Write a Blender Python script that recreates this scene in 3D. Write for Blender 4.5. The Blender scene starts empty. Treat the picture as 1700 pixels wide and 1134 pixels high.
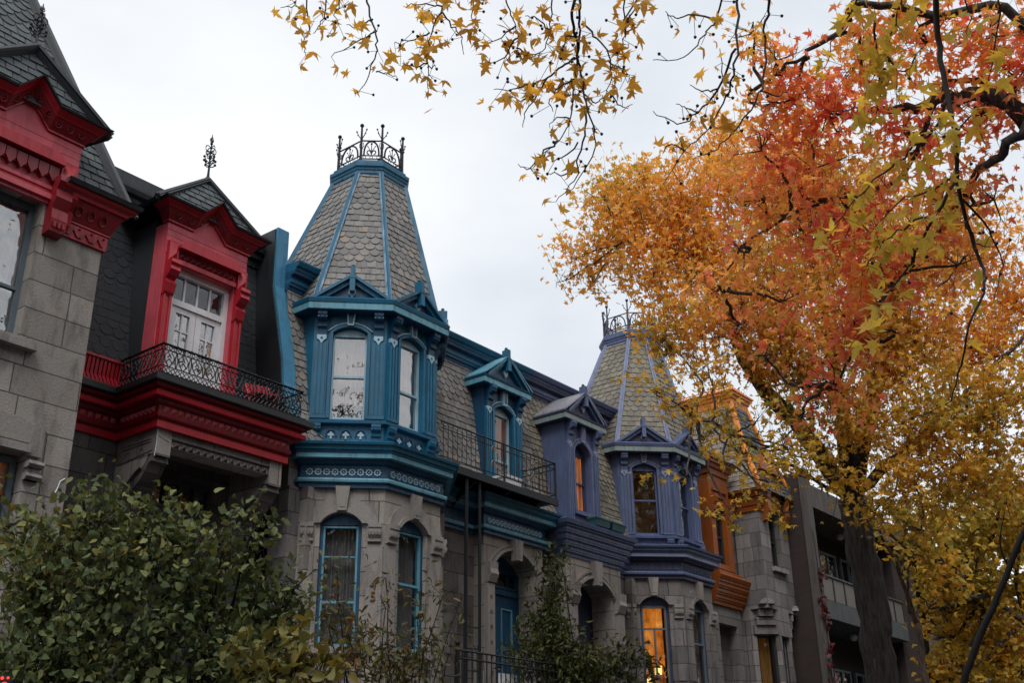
import bpy, math, random
import numpy as np
from mathutils import Vector, Matrix, noise
random.seed(7); RNG = np.random.default_rng(7)
SC = bpy.context.scene
COL = SC.collection
V = Vector
S2 = math.sqrt(.5)

# ------------------------------------------------------------------ camera numbers (solved from the photograph)
F_PX = 1835.35
_p, _a, _r = (math.radians(x) for x in (23.40, 37.84, -0.929))
_h = V((math.cos(_a), math.sin(_a), 0)); _R = V((math.sin(_a), -math.cos(_a), 0)); _z = V((0, 0, 1))
CF = math.cos(_p) * _h + math.sin(_p) * _z
_U = -math.sin(_p) * _h + math.cos(_p) * _z
CR = math.cos(_r) * _R + math.sin(_r) * _U
CU = -math.sin(_r) * _R + math.cos(_r) * _U
EYE = V((0, 0, 1.7))
def at(u, v, d):            # a point of the place seen at pixel (u, v), d metres deep
    return EYE + d * (CF + (u - 850) / F_PX * CR - (v - 567) / F_PX * CU)

# ------------------------------------------------------------------ materials
def _nodes(name):
    m = bpy.data.materials.new(name); m.use_nodes = True
    nt = m.node_tree; nt.nodes.clear()
    out = nt.nodes.new('ShaderNodeOutputMaterial')
    return m, nt, out
def N(nt, t, **kw):
    n = nt.nodes.new(t)
    for k, v in kw.items():
        if k in n.inputs.keys(): n.inputs[k].default_value = v
        else: setattr(n, k, v)
    return n
def L(nt, a, b): nt.links.new(a, b)
def rgb(c): return (c[0], c[1], c[2], 1)
def scale(c, k): return tuple(min(1, x * k) for x in c)
def ramp(nt, fac, stops):
    r = N(nt, 'ShaderNodeValToRGB'); e = r.color_ramp.elements
    e[0].position, e[0].color = stops[0][0], rgb(stops[0][1])
    e[1].position, e[1].color = stops[-1][0], rgb(stops[-1][1])
    for p, c in stops[1:-1]:
        x = e.new(p); x.color = rgb(c)
    L(nt, fac, r.inputs['Fac']); return r.outputs['Color']
def mixc(nt, fac, a, b, mode='MIX'):
    m = N(nt, 'ShaderNodeMix', data_type='RGBA', blend_type=mode)
    for sock, val in ((m.inputs[0], fac), (m.inputs[6], a), (m.inputs[7], b)):
        if hasattr(val, 'links'): L(nt, val, sock)
        elif isinstance(val, (int, float)): sock.default_value = val
        else: sock.default_value = rgb(val)
    return m.outputs[2]
def noise_tex(nt, vec, sc, detail=5, rough=.6):
    n = N(nt, 'ShaderNodeTexNoise'); n.inputs['Scale'].default_value = sc
    n.inputs['Detail'].default_value = detail; n.inputs['Roughness'].default_value = rough
    if vec is not None: L(nt, vec, n.inputs['Vector'])
    return n.outputs['Fac']
def mapping(nt, vec, sc):
    m = N(nt, 'ShaderNodeMapping'); m.inputs['Scale'].default_value = sc; L(nt, vec, m.inputs['Vector']); return m.outputs['Vector']
def bump(nt, h, s, d=.02):
    b = N(nt, 'ShaderNodeBump'); b.inputs['Strength'].default_value = s; b.inputs['Distance'].default_value = d
    L(nt, h, b.inputs['Height']); return b.outputs['Normal']

def paint(name, c, rough=.45, wear=.25, metal=0):
    m, nt, out = _nodes(name)
    tc = N(nt, 'ShaderNodeTexCoord'); p = tc.outputs['Object']
    n1 = noise_tex(nt, p, 2.2); n2 = noise_tex(nt, mapping(nt, p, (9, 9, 1.6)), 2.0, 6)
    col = mixc(nt, ramp(nt, n1, [(.35, (0, 0, 0)), (.7, (1, 1, 1))]), scale(c, .82), scale(c, 1.12))
    grime = mixc(nt, .5, tuple(x * .35 + .008 for x in c), tuple(x * .5 for x in c))
    col = mixc(nt, ramp(nt, n2, [(.5, (0, 0, 0)), (.72, (min(1, wear * 2.2),) * 3)]), col, grime)
    n3 = noise_tex(nt, mapping(nt, p, (5, 5, 3)), 1.7, 8, .7)
    col = mixc(nt, ramp(nt, n3, [(.57, (0, 0, 0)), (.66, (wear * .8,) * 3)]), col, tuple(min(1, x * 1.25 + .008) for x in c))
    b = N(nt, 'ShaderNodeBsdfPrincipled'); L(nt, col, b.inputs['Base Color'])
    b.inputs['Metallic'].default_value = metal
    L(nt, ramp(nt, n2, [(.3, (rough - .1,) * 3), (.7, (min(1, rough + .18),) * 3)]), b.inputs['Roughness'])
    L(nt, bump(nt, noise_tex(nt, mapping(nt, p, (14, 14, 5)), 4, 4), .25, .006), b.inputs['Normal'])
    L(nt, b.outputs[0], out.inputs[0]); return m

def stone(name, c, bw=.66, rh=.3, ashlar=True, tint=(.24, .17, .12)):
    m, nt, out = _nodes(name)
    tc = N(nt, 'ShaderNodeTexCoord'); uv = tc.outputs['UV']; p = tc.outputs['Object']
    fine = noise_tex(nt, p, 38, 6, .7); mid = noise_tex(nt, p, 3.1, 6); streak = noise_tex(nt, mapping(nt, p, (4, 4, 1.1)), 1.3, 7, .65)
    if ashlar:
        bt = N(nt, 'ShaderNodeTexBrick'); L(nt, uv, bt.inputs['Vector'])
        for k, v in (('Scale', 1), ('Mortar Size', .0075), ('Mortar Smooth', .3), ('Bias', 0), ('Brick Width', bw), ('Row Height', rh)): bt.inputs[k].default_value = v
        bt.offset = .37; bt.offset_frequency = 3; bt.squash = .72; bt.squash_frequency = 2
        bt.inputs['Color1'].default_value = rgb(scale(c, .62)); bt.inputs['Color2'].default_value = rgb(scale(c, 1.2))
        bt.inputs['Mortar'].default_value = rgb(scale(c, .3)); col = bt.outputs['Color']; hgt = bt.outputs['Fac']
    else:
        col = mixc(nt, mid, scale(c, .9), scale(c, 1.1)); hgt = None
    col = mixc(nt, ramp(nt, mid, [(.3, (0, 0, 0)), (.75, (.85,) * 3)]), col, mixc(nt, 1., col, (.98, .88, .78), 'MULTIPLY'))
    col = mixc(nt, ramp(nt, fine, [(.3, (.55,) * 3), (.7, (0,) * 3)]), col, mixc(nt, 1., col, (.62, .62, .64), 'MULTIPLY'))
    col = mixc(nt, ramp(nt, streak, [(.5, (0, 0, 0)), (.7, (.9,) * 3)]), col, mixc(nt, 1., col, (.42, .415, .43), 'MULTIPLY'))
    col = mixc(nt, ramp(nt, noise_tex(nt, mapping(nt, p, (10, 10, .6)), 1.1, 3), [(.6, (0, 0, 0)), (.72, (.35,) * 3)]), col, tint)
    b = N(nt, 'ShaderNodeBsdfPrincipled'); L(nt, col, b.inputs['Base Color']); b.inputs['Roughness'].default_value = .9
    n = bump(nt, fine, .6, .016)
    if hgt is not None:
        bb = N(nt, 'ShaderNodeBump'); bb.invert = True; bb.inputs['Strength'].default_value = .8; bb.inputs['Distance'].default_value = .02
        L(nt, hgt, bb.inputs['Height']); L(nt, n, bb.inputs['Normal']); n = bb.outputs['Normal']
    L(nt, n, b.inputs['Normal']); L(nt, b.outputs[0], out.inputs[0]); return m

def slate_mat(name, stops, rough=.75, moss=(.09, .085, .05), mossf=.35):
    m, nt, out = _nodes(name)
    g = N(nt, 'ShaderNodeNewGeometry'); tc = N(nt, 'ShaderNodeTexCoord'); p = tc.outputs['Object']
    col = ramp(nt, g.outputs['Random Per Island'], stops)
    n = noise_tex(nt, p, 22, 6, .7); big = noise_tex(nt, p, 1.3, 5)
    col = mixc(nt, ramp(nt, n, [(.35, (.7,) * 3), (.65, (0,) * 3)]), col, mixc(nt, 1., col, (.68, .67, .66), 'MULTIPLY'))
    col = mixc(nt, ramp(nt, big, [(.42, (0, 0, 0)), (.7, (min(1, mossf * 1.5),) * 3)]), col, moss)
    st = noise_tex(nt, mapping(nt, p, (8, 8, .7)), 1.5, 5)
    col = mixc(nt, ramp(nt, st, [(.55, (0, 0, 0)), (.75, (.6,) * 3)]), col, mixc(nt, 1., col, (.45, .45, .45), 'MULTIPLY'))
    b = N(nt, 'ShaderNodeBsdfPrincipled'); L(nt, col, b.inputs['Base Color']); b.inputs['Roughness'].default_value = rough
    L(nt, bump(nt, n, .4, .01), b.inputs['Normal']); L(nt, b.outputs[0], out.inputs[0]); return m

def simple(name, c, rough=.7, metal=0, var=.2, sc=6, emit=0):
    m, nt, out = _nodes(name)
    tc = N(nt, 'ShaderNodeTexCoord'); n = noise_tex(nt, tc.outputs['Object'], sc)
    col = mixc(nt, n, scale(c, 1 - var), scale(c, 1 + var))
    b = N(nt, 'ShaderNodeBsdfPrincipled'); L(nt, col, b.inputs['Base Color'])
    b.inputs['Roughness'].default_value = rough; b.inputs['Metallic'].default_value = metal
    if emit:
        L(nt, col, b.inputs['Emission Color']); b.inputs['Emission Strength'].default_value = emit
    L(nt, bump(nt, n, .2, .01), b.inputs['Normal']); L(nt, b.outputs[0], out.inputs[0]); return m

def curtain_mat(name, c, emit=0, ec=None):
    m, nt, out = _nodes(name)
    tc = N(nt, 'ShaderNodeTexCoord'); uv = tc.outputs['UV']
    w = noise_tex(nt, mapping(nt, uv, (26, .7, 1)), 1.0, 2)
    col = mixc(nt, w, scale(c, .6), scale(c, 1.15))
    b = N(nt, 'ShaderNodeBsdfPrincipled'); L(nt, col, b.inputs['Base Color']); b.inputs['Roughness'].default_value = .9
    if emit:
        e = ramp(nt, noise_tex(nt, mapping(nt, uv, (2.2, 1.6, 1)), 1.3, 3), [(.36, scale(ec, .12)), (.52, ec), (.7, scale(ec, 1.7))])
        L(nt, e, b.inputs['Emission Color']); b.inputs['Emission Strength'].default_value = emit
    L(nt, bump(nt, w, .5, .03), b.inputs['Normal']); L(nt, b.outputs[0], out.inputs[0]); return m

def glass_mat(name, refl=.2, tint=(.8, .82, .84)):
    m, nt, out = _nodes(name)
    t = N(nt, 'ShaderNodeBsdfTransparent'); t.inputs['Color'].default_value = rgb(tint)
    g = N(nt, 'ShaderNodeBsdfGlossy'); g.inputs['Roughness'].default_value = .02; g.inputs['Color'].default_value = (.95, .95, .95, 1)
    tc = N(nt, 'ShaderNodeTexCoord')
    nb = bump(nt, noise_tex(nt, tc.outputs['Object'], 2.2, 2), .3, .08)
    L(nt, nb, g.inputs['Normal'])
    f = N(nt, 'ShaderNodeLayerWeight'); f.inputs['Blend'].default_value = .5
    pw = N(nt, 'ShaderNodeMath', operation='POWER'); pw.inputs[1].default_value = 5; L(nt, f.outputs['Facing'], pw.inputs[0])
    mr = N(nt, 'ShaderNodeMath', operation='ADD'); mr.inputs[1].default_value = refl; mr.use_clamp = True
    L(nt, pw.outputs[0], mr.inputs[0])
    x = N(nt, 'ShaderNodeMixShader'); L(nt, mr.outputs[0], x.inputs[0]); L(nt, t.outputs[0], x.inputs[1]); L(nt, g.outputs[0], x.inputs[2])
    L(nt, x.outputs[0], out.inputs[0]); return m

def leaf_mat(name, stops, scl=.6, trans=.45, island=.5, rough=.5):
    m, nt, out = _nodes(name)
    g = N(nt, 'ShaderNodeNewGeometry'); tc = N(nt, 'ShaderNodeTexCoord'); p = tc.outputs['Object']
    n = noise_tex(nt, p, scl, 3, .55)
    mr = N(nt, 'ShaderNodeMapRange'); mr.inputs['From Min'].default_value = .3; mr.inputs['From Max'].default_value = .7
    L(nt, n, mr.inputs['Value'])
    mm = N(nt, 'ShaderNodeMix', data_type='FLOAT'); mm.inputs[0].default_value = island
    L(nt, mr.outputs[0], mm.inputs[2]); L(nt, g.outputs['Random Per Island'], mm.inputs[3])
    col = ramp(nt, mm.outputs[0], stops)
    fine = noise_tex(nt, p, 60, 3)
    col = mixc(nt, ramp(nt, fine, [(.35, (.5,) * 3), (.6, (0,) * 3)]), col, mixc(nt, 1., col, (.72, .66, .6), 'MULTIPLY'))
    b = N(nt, 'ShaderNodeBsdfPrincipled'); L(nt, col, b.inputs['Base Color']); b.inputs['Roughness'].default_value = rough
    b.inputs['Specular IOR Level'].default_value = .25
    t = N(nt, 'ShaderNodeBsdfTranslucent'); L(nt, mixc(nt, 1., col, (1.25, 1.05, .7), 'MULTIPLY'), t.inputs['Color'])
    x = N(nt, 'ShaderNodeMixShader'); x.inputs[0].default_value = trans
    L(nt, b.outputs[0], x.inputs[1]); L(nt, t.outputs[0], x.inputs[2]); L(nt, x.outputs[0], out.inputs[0]); return m

def bark_mat(name, c):
    m, nt, out = _nodes(name)
    tc = N(nt, 'ShaderNodeTexCoord'); p = tc.outputs['Object']
    r = noise_tex(nt, mapping(nt, p, (15, 15, 2.2)), 1.6, 7, .65); big = noise_tex(nt, p, 1.2, 4)
    col = mixc(nt, ramp(nt, r, [(.38, (0, 0, 0)), (.62, (1, 1, 1))]), scale(c, .45), scale(c, 1.35))
    col = mixc(nt, ramp(nt, big, [(.5, (0, 0, 0)), (.8, (.5,) * 3)]), col, (.08, .085, .06))
    b = N(nt, 'ShaderNodeBsdfPrincipled'); L(nt, col, b.inputs['Base Color']); b.inputs['Roughness'].default_value = .95
    L(nt, bump(nt, r, 1., .05), b.inputs['Normal']); L(nt, b.outputs[0], out.inputs[0]); return m

def brick_mat(name, c1, c2, mortar):
    m, nt, out = _nodes(name)
    tc = N(nt, 'ShaderNodeTexCoord'); bt = N(nt, 'ShaderNodeTexBrick'); L(nt, tc.outputs['UV'], bt.inputs['Vector'])
    for k, v in (('Scale', 1), ('Mortar Size', .006), ('Brick Width', .22), ('Row Height', .075)): bt.inputs[k].default_value = v
    bt.inputs['Color1'].default_value = rgb(c1); bt.inputs['Color2'].default_value = rgb(c2); bt.inputs['Mortar'].default_value = rgb(mortar)
    n = noise_tex(nt, tc.outputs['Object'], 2.5, 5)
    col = mixc(nt, n, mixc(nt, 1., bt.outputs['Color'], (.6, .6, .6), 'MULTIPLY'), bt.outputs['Color'])
    b = N(nt, 'ShaderNodeBsdfPrincipled'); L(nt, col, b.inputs['Base Color']); b.inputs['Roughness'].default_value = .9
    L(nt, b.outputs[0], out.inputs[0]); return m

M = {}
M['stone'] = stone('ashlar_limestone', (.345, .325, .305), 1.0, .31)
M['stone_grey'] = stone('grey_ashlar', (.215, .207, .206), .8, .3)
M['stone_plain'] = stone('dressed_limestone', (.30, .287, .275), ashlar=False)
M['stone_dark'] = stone('dark_ashlar', (.125, .115, .118), .7, .3)
M['red'] = paint('red_paint', (.42, .010, .024), .38, .3)
M['red_dark'] = paint('deep_red_paint', (.22, .004, .012), .4, .35)
M['pink_red'] = paint('faded_red_boarding', (.58, .085, .115), .5, .15)
M['black'] = paint('black_paint', (.016, .018, .022), .45, .2)
M['blue'] = paint('deep_blue_paint', (.004, .062, .14), .42, .3)
M['blue_mid'] = paint('mid_blue_paint', (.005, .116, .215), .45, .3)
M['blue_light'] = paint('light_blue_trim', (.11, .32, .42), .5, .35)
M['blue_pale'] = paint('pale_blue_ornament', (.33, .52, .62), .5, .2)
M['vio'] = paint('violet_blue_paint', (.08, .11, .215), .5, .3)
M['vio_light'] = paint('violet_trim', (.19, .225, .36), .5, .35)
M['vio_dark'] = paint('dark_violet_cornice', (.04, .05, .105), .5, .3)
M['vio_gutter'] = paint('grey_green_gutter', (.2, .25, .25), .5, .4)
M['orange'] = paint('orange_paint', (.27, .066, .006), .45, .25)
M['orange_light'] = paint('bright_orange_trim', (.80, .24, .015), .45, .25)
M['rust_roof'] = paint('weathered_metal_roof', (.20, .20, .23), .55, .9)
M['slate'] = slate_mat('grey_slate', [(0, (.17, .167, .165)), (.4, (.215, .21, .205)), (.75, (.25, .244, .236)), (.96, (.29, .27, .245)), (1, (.31, .24, .18))], moss=(.10, .10, .085), mossf=.2)
M['slate_tan'] = slate_mat('tan_slate', [(0, (.165, .152, .125)), (.4, (.21, .195, .155)), (.8, (.25, .23, .18)), (1, (.29, .25, .185))], moss=(.085, .08, .062))
M['slate_lit'] = slate_mat('lit_side_slate', [(0, (.22, .20, .18)), (.5, (.30, .27, .24)), (1, (.36, .31, .27))])  # lighter copy of the slate, brightness of a lit slope put into its colour
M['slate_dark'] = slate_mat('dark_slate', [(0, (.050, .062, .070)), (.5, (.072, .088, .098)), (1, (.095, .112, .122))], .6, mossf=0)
M['shingle'] = slate_mat('charcoal_shingle', [(0, (.022, .025, .031)), (.5, (.026, .030, .037)), (1, (.031, .036, .044))], .65, mossf=0)
M['lead'] = simple('lead_flashing', (.045, .05, .055), .55, .3)
M['iron'] = simple('wrought_iron', (.012, .013, .016), .5, .4)
M['iron_vio'] = simple('painted_violet_iron', (.05, .05, .085), .5, .3)
M['white'] = paint('white_joinery', (.72, .72, .74), .4, .08)
M['grey_frame'] = paint('blue_grey_window_frame', (.12, .16, .19), .45, .2)
M['frame_dark'] = paint('dark_window_frame', (.03, .03, .035), .4, .2)
M['glass'] = glass_mat('window_glass', .06)
M['glass_sky'] = glass_mat('reflective_window_glass', .24, (.85, .84, .83))
M['cream'] = curtain_mat('cream_curtain', (.85, .70, .63))
M['greycur'] = curtain_mat('grey_curtain', (.30, .27, .26))
M['lacecur'] = curtain_mat('white_lace_curtain', (.8, .8, .82))
M['dark_room'] = simple('room_shade', (.02, .017, .016), .9)  # near-black colour holds the shade of the rooms behind the panes
M['brown_room'] = curtain_mat('glowing_brown_blind', (.33, .15, .09), .12, (.4, .15, .06))  # weak glow put into the blind itself, no lamp behind it
M['lit_orange'] = curtain_mat('lit_orange_blind', (.5, .2, .08), .33, (.62, .2, .06))
def lit_mat():
    m, nt, out = _nodes('lamplit_room'); tc = N(nt, 'ShaderNodeTexCoord'); p = tc.outputs['Object']
    e = ramp(nt, noise_tex(nt, mapping(nt, p, (2.2, 2.2, 1.6)), 1.6, 4, .55), [(.36, (.10, .025, .004)), (.5, (.62, .17, .02)), (.6, (.80, .26, .035)), (.72, (1.2, .52, .10))])
    b = N(nt, 'ShaderNodeBsdfPrincipled'); b.inputs['Base Color'].default_value = (.3, .1, .03, 1); L(nt, e, b.inputs['Emission Color']); b.inputs['Emission Strength'].default_value = .7
    L(nt, b.outputs[0], out.inputs[0]); return m
M['lit_room'] = lit_mat()
M['ochre_cur'] = curtain_mat('glowing_ochre_curtain', (.42, .2, .05), .05, (.5, .2, .03))  # slight glow added to the curtain cloth itself
M['blue_strip'] = paint('party_wall_blue', (.045, .21, .35), .5, .3)
M['lamp_glow'] = simple('lamp_glow', (1, .6, .15), .5, emit=2.2)
M['red_glow'] = simple('red_lamp_glow', (1, .03, .02), .5, emit=2.5)
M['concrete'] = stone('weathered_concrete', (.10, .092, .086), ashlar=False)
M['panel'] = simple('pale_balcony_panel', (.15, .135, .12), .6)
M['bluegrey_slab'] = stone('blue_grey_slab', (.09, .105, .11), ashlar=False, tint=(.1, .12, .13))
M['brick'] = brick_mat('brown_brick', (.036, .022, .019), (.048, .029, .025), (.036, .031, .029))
M['brick_red'] = brick_mat('red_brick', (.20, .07, .045), (.26, .09, .06), (.12, .1, .09))
M['bark'] = bark_mat('dark_bark', (.075, .064, .058))
M['twig'] = simple('dark_twig', (.022, .018, .017), .8)
M['bark_pale'] = bark_mat('pale_bark', (.17, .12, .095))
M['brass'] = simple('aged_brass', (.22, .13, .05), .45, .6)
M['rusty'] = simple('tan_scrollwork', (.20, .15, .11), .7)
M['soil'] = simple('soil', (.035, .032, .03), .95)
M['asphalt'] = simple('asphalt', (.036, .037, .04), .9, sc=30)
M['paving'] = stone('pavement', (.085, .085, .09), 1.4, 1.4)
M['grass'] = leaf_mat('lawn', [(0, (.03, .05, .012)), (1, (.07, .09, .02))])
M['copper'] = paint('teal_planter', (.03, .10, .11), .5, .2)
M['leaf_gold'] = leaf_mat('golden_maple_leaves', [(0, (.22, .22, .04)), (.22, (.50, .40, .07)), (.45, (.88, .56, .13)), (.75, (.92, .50, .11)), (1, (.90, .36, .10))], .55, .5)
M['leaf_red'] = leaf_mat('coral_red_maple_leaves', [(0, (.70, .50, .10)), (.3, (.92, .52, .13)), (.5, (.93, .40, .17)), (.7, (.90, .24, .16)), (1, (.76, .07, .09))], 1.5, .58, island=.42)
M['leaf_yellow'] = leaf_mat('mustard_maple_leaves', [(0, (.50, .44, .08)), (.5, (.70, .54, .10)), (1, (.80, .50, .08))], 1.2, .6)
M['leaf_brown'] = leaf_mat('ochre_maple_leaves', [(0, (.52, .27, .05)), (.5, (.80, .48, .08)), (1, (.86, .56, .09))], 1.2, .6)
M['leaf_olive'] = leaf_mat('olive_gold_leaves', [(0, (.12, .13, .03)), (.35, (.34, .28, .05)), (.7, (.68, .42, .06)), (1, (.82, .44, .07))], .5)
M['leaf_park'] = leaf_mat('park_foliage', [(0, (.02, .025, .01)), (1, (.09, .07, .025))], .5, .2)
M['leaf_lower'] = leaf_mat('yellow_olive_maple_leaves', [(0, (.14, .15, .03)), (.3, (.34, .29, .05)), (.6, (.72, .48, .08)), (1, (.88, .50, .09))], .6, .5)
M['leaf_lilac'] = leaf_mat('green_shrub_leaves', [(0, (.03, .05, .028)), (.45, (.10, .135, .058)), (.8, (.22, .25, .10)), (.93, (.25, .19, .05)), (1, (.33, .19, .06))], .8, .3, .65, .8)
M['leaf_yellowgreen'] = leaf_mat('yellow_green_leaves', [(0, (.08, .09, .03)), (.6, (.18, .17, .045)), (1, (.28, .2, .05))], .8, .3, .6)
M['leaf_ever'] = leaf_mat('climbing_foliage', [(0, (.02, .03, .012)), (.55, (.06, .075, .022)), (1, (.15, .15, .04))], .8, .25, .6)
M['leaf_sap'] = leaf_mat('sapling_leaves', [(0, (.05, .065, .03)), (.6, (.15, .14, .045)), (.85, (.2, .12, .04)), (1, (.36, .08, .04))], .9, .35, .8)
M['leaf_creeper'] = leaf_mat('crimson_creeper', [(0, (.05, .01, .012)), (1, (.12, .015, .02))], 1, .3)

# ------------------------------------------------------------------ mesh building
class Fr:                    # a wall frame: a = right as seen from outside, b = outward, c = up
    def __init__(s, o, n):
        s.o = V(o); s.n = V((n[0], n[1], 0)).normalized(); s.t = V((-s.n.y, s.n.x, 0))
    def P(s, a, b, c): return s.o + s.t * a + s.n * b + V((0, 0, c))
def FAC(x, y): return Fr((x, y, 0), (0, -1))

class MB:
    def __init__(s): s.v = []; s.f = []; s.mi = []; s.cur = 0; s.smooth = []; s.sm = False
    def add(s, verts, faces, closed=True):
        if closed:
            vol = 0.
            for f in faces:
                p0 = verts[f[0]]
                for i in range(1, len(f) - 1): vol += p0.dot(verts[f[i]].cross(verts[f[i + 1]]))
            if vol < 0: faces = [tuple(reversed(f)) for f in faces]
        k = len(s.v); s.v += [tuple(v) for v in verts]
        s.f += [tuple(i + k for i in f) for f in faces]; s.mi += [s.cur] * len(faces); s.smooth += [s.sm] * len(faces)
        return s
    def extr(s, A, B):       # prism between two matching polygons
        n = len(A); o = sum(A, V()) / n
        vs = [p - o for p in A + B]
        fs = [tuple(range(n)), tuple(range(2 * n - 1, n - 1, -1))] + [(i, (i + 1) % n, n + (i + 1) % n, n + i) for i in range(n)]
        # orient about the local origin then shift back
        vol = 0.
        for f in fs:
            for i in range(1, len(f) - 1): vol += vs[f[0]].dot(vs[f[i]].cross(vs[f[i + 1]]))
        if vol > 0: fs = [tuple(reversed(f)) for f in fs] if False else fs
        return s.add([v + o for v in vs], [tuple(reversed(f)) for f in fs] if vol < 0 else fs, closed=False)
    def prism(s, fr, poly, b0, b1): return s.extr([fr.P(a, b0, c) for a, c in poly], [fr.P(a, b1, c) for a, c in poly])
    def prism_bc(s, fr, poly, a0, a1): return s.extr([fr.P(a0, b, c) for b, c in poly], [fr.P(a1, b, c) for b, c in poly])
    def prism_ab(s, fr, poly, c0, c1): return s.extr([fr.P(a, b, c0) for a, b in poly], [fr.P(a, b, c1) for a, b in poly])
    def box(s, fr, a0, a1, b0, b1, c0, c1): return s.prism(fr, [(a0, c0), (a1, c0), (a1, c1), (a0, c1)], b0, b1)
    def quad(s, *p): return s.add([V(q) for q in p], [tuple(range(len(p)))], closed=False)
    def sweep(s, path, prof, closed=False):   # moulding: profile [(out, z)] along a plan path run left to right as seen from outside
        pts = [V((p[0], p[1])) for p in path]; n = len(pts); m = len(prof)
        segs = [(pts[(i + 1) % n] - pts[i]).normalized() for i in range(n if closed else n - 1)]
        nor = [V((d.y, -d.x)) for d in segs]; vs = []
        for i in range(n):
            if closed: n0, n1 = nor[i - 1], nor[i]
            else: n0 = nor[max(0, i - 1)]; n1 = nor[min(len(nor) - 1, i)]
            mi = (n0 + n1).normalized(); k = 1 / max(.3, mi.dot(n1))
            vs += [V((pts[i].x + mi.x * o * k, pts[i].y + mi.y * o * k, z)) for o, z in prof]
        fs = []
        for i in range(n if closed else n - 1):
            j = (i + 1) % n
            fs += [(i * m + q, i * m + (q + 1) % m, j * m + (q + 1) % m, j * m + q) for q in range(m)]
        if not closed: fs += [tuple(range(m)), tuple(range((n - 1) * m + m - 1, (n - 1) * m - 1, -1))]
        return s.add(vs, fs)
    def tube(s, pts, r, n=6, cap=True):
        pts = [V(p) for p in pts]; k = len(pts)
        rs = r if isinstance(r, (list, tuple)) else [r] * k
        d0 = (pts[1] - pts[0]).normalized(); up = V((0, 0, 1)) if abs(d0.z) < .9 else V((1, 0, 0))
        x = d0.cross(up).normalized(); vs = []
        for i in range(k):
            d = (pts[min(k - 1, i + 1)] - pts[max(0, i - 1)])
            d = d.normalized() if d.length > 1e-9 else d0
            x = (x - d * x.dot(d)); x = x.normalized() if x.length > 1e-6 else d.orthogonal().normalized()
            y = d.cross(x)
            vs += [pts[i] + (x * math.cos(2 * math.pi * q / n) + y * math.sin(2 * math.pi * q / n)) * rs[i] for q in range(n)]
        fs = [(i * n + q, i * n + (q + 1) % n, (i + 1) * n + (q + 1) % n, (i + 1) * n + q) for i in range(k - 1) for q in range(n)]
        if cap: fs += [tuple(range(n - 1, -1, -1)), tuple((k - 1) * n + q for q in range(n))]
        return s.add(vs, fs, closed=False)
    def lathe(s, c, prof, n=12):
        c = V(c); m = len(prof)
        vs = [c + V((r * math.cos(2 * math.pi * q / n), r * math.sin(2 * math.pi * q / n), z)) for r, z in prof for q in range(n)]
        fs = [(i * n + q, i * n + (q + 1) % n, (i + 1) * n + (q + 1) % n, (i + 1) * n + q) for i in range(m - 1) for q in range(n)]
        fs += [tuple(range(n - 1, -1, -1)), tuple((m - 1) * n + q for q in range(n))]
        return s.add(vs, fs, closed=False)
    def ball(s, c, r, n=8):
        return s.lathe(c, [(r * math.sin(math.pi * i / 6) + 1e-4, -r * math.cos(math.pi * i / 6)) for i in range(7)], n)
    def build(s, name, mat, parent=None, **kw):
        me = bpy.data.meshes.new(name)
        me.from_pydata(s.v, [], s.f)
        mats = mat if isinstance(mat, list) else [mat]
        for x in mats: me.materials.append(M[x] if isinstance(x, str) else x)
        if len(mats) > 1: me.polygons.foreach_set('material_index', s.mi)
        if any(s.smooth): me.polygons.foreach_set('use_smooth', s.smooth)
        uv = me.uv_layers.new(name='metres')
        co = s.v; data = np.zeros(len(me.loops) * 2)
        for p in me.polygons:
            nx, ny, nz = p.normal; h = math.hypot(nx, ny)
            if h < .05: T = (1, 0, 0); B = (0, 1, 0)
            else:
                T = (-ny / h, nx / h, 0); B = (-nz * nx / h, -nz * ny / h, h)
            for li in p.loop_indices:
                q = co[me.loops[li].vertex_index]
                data[2 * li] = q[0] * T[0] + q[1] * T[1] + 50; data[2 * li + 1] = q[0] * B[0] + q[1] * B[1] + q[2] * B[2]
        uv.data.foreach_set('uv', data)
        return link(name, me, parent, **kw)

def link(name, me, parent=None, label=None, cat=None, group=None, kind=None):
    o = bpy.data.objects.new(name, me); COL.objects.link(o)
    if parent is not None:
        o.parent = parent
        if parent.type == 'EMPTY': o.matrix_parent_inverse = Matrix.Translation(-parent.location)
    for k, v in (('label', label), ('category', cat), ('group', group), ('kind', kind)):
        if v: o[k] = v
    return o
def thing(name, label, cat, loc, group=None):
    o = bpy.data.objects.new(name, None); COL.objects.link(o); o.location = loc; o.empty_display_size = .2
    o['label'] = label; o['category'] = cat
    if group: o['group'] = group
    return o

def raw_mesh(name, verts, faces_flat, loop_start, mat, parent=None, **kw):
    me = bpy.data.meshes.new(name); me.vertices.add(len(verts)); me.vertices.foreach_set('co', verts.astype(np.float32).ravel())
    me.loops.add(len(faces_flat)); me.loops.foreach_set('vertex_index', faces_flat.astype(np.int32))
    me.polygons.add(len(loop_start)); me.polygons.foreach_set('loop_start', loop_start.astype(np.int32))
    me.update(calc_edges=True)
    for x in (mat if isinstance(mat, list) else [mat]): me.materials.append(M[x])
    return link(name, me, parent, **kw)

def arc(w0, w1, hs, ht, n=10):     # segmental arch from (w0,hs) over to (w1,hs)
    w = (w1 - w0) / 2; h = max(1e-3, ht - hs); R = (w * w + h * h) / (2 * h); cx = (w0 + w1) / 2; cz = ht - R
    th = math.asin(min(1, w / R))
    return [(cx + R * math.sin(t), cz + R * math.cos(t)) for t in [-th + 2 * th * i / n for i in range(n + 1)]]

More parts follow.
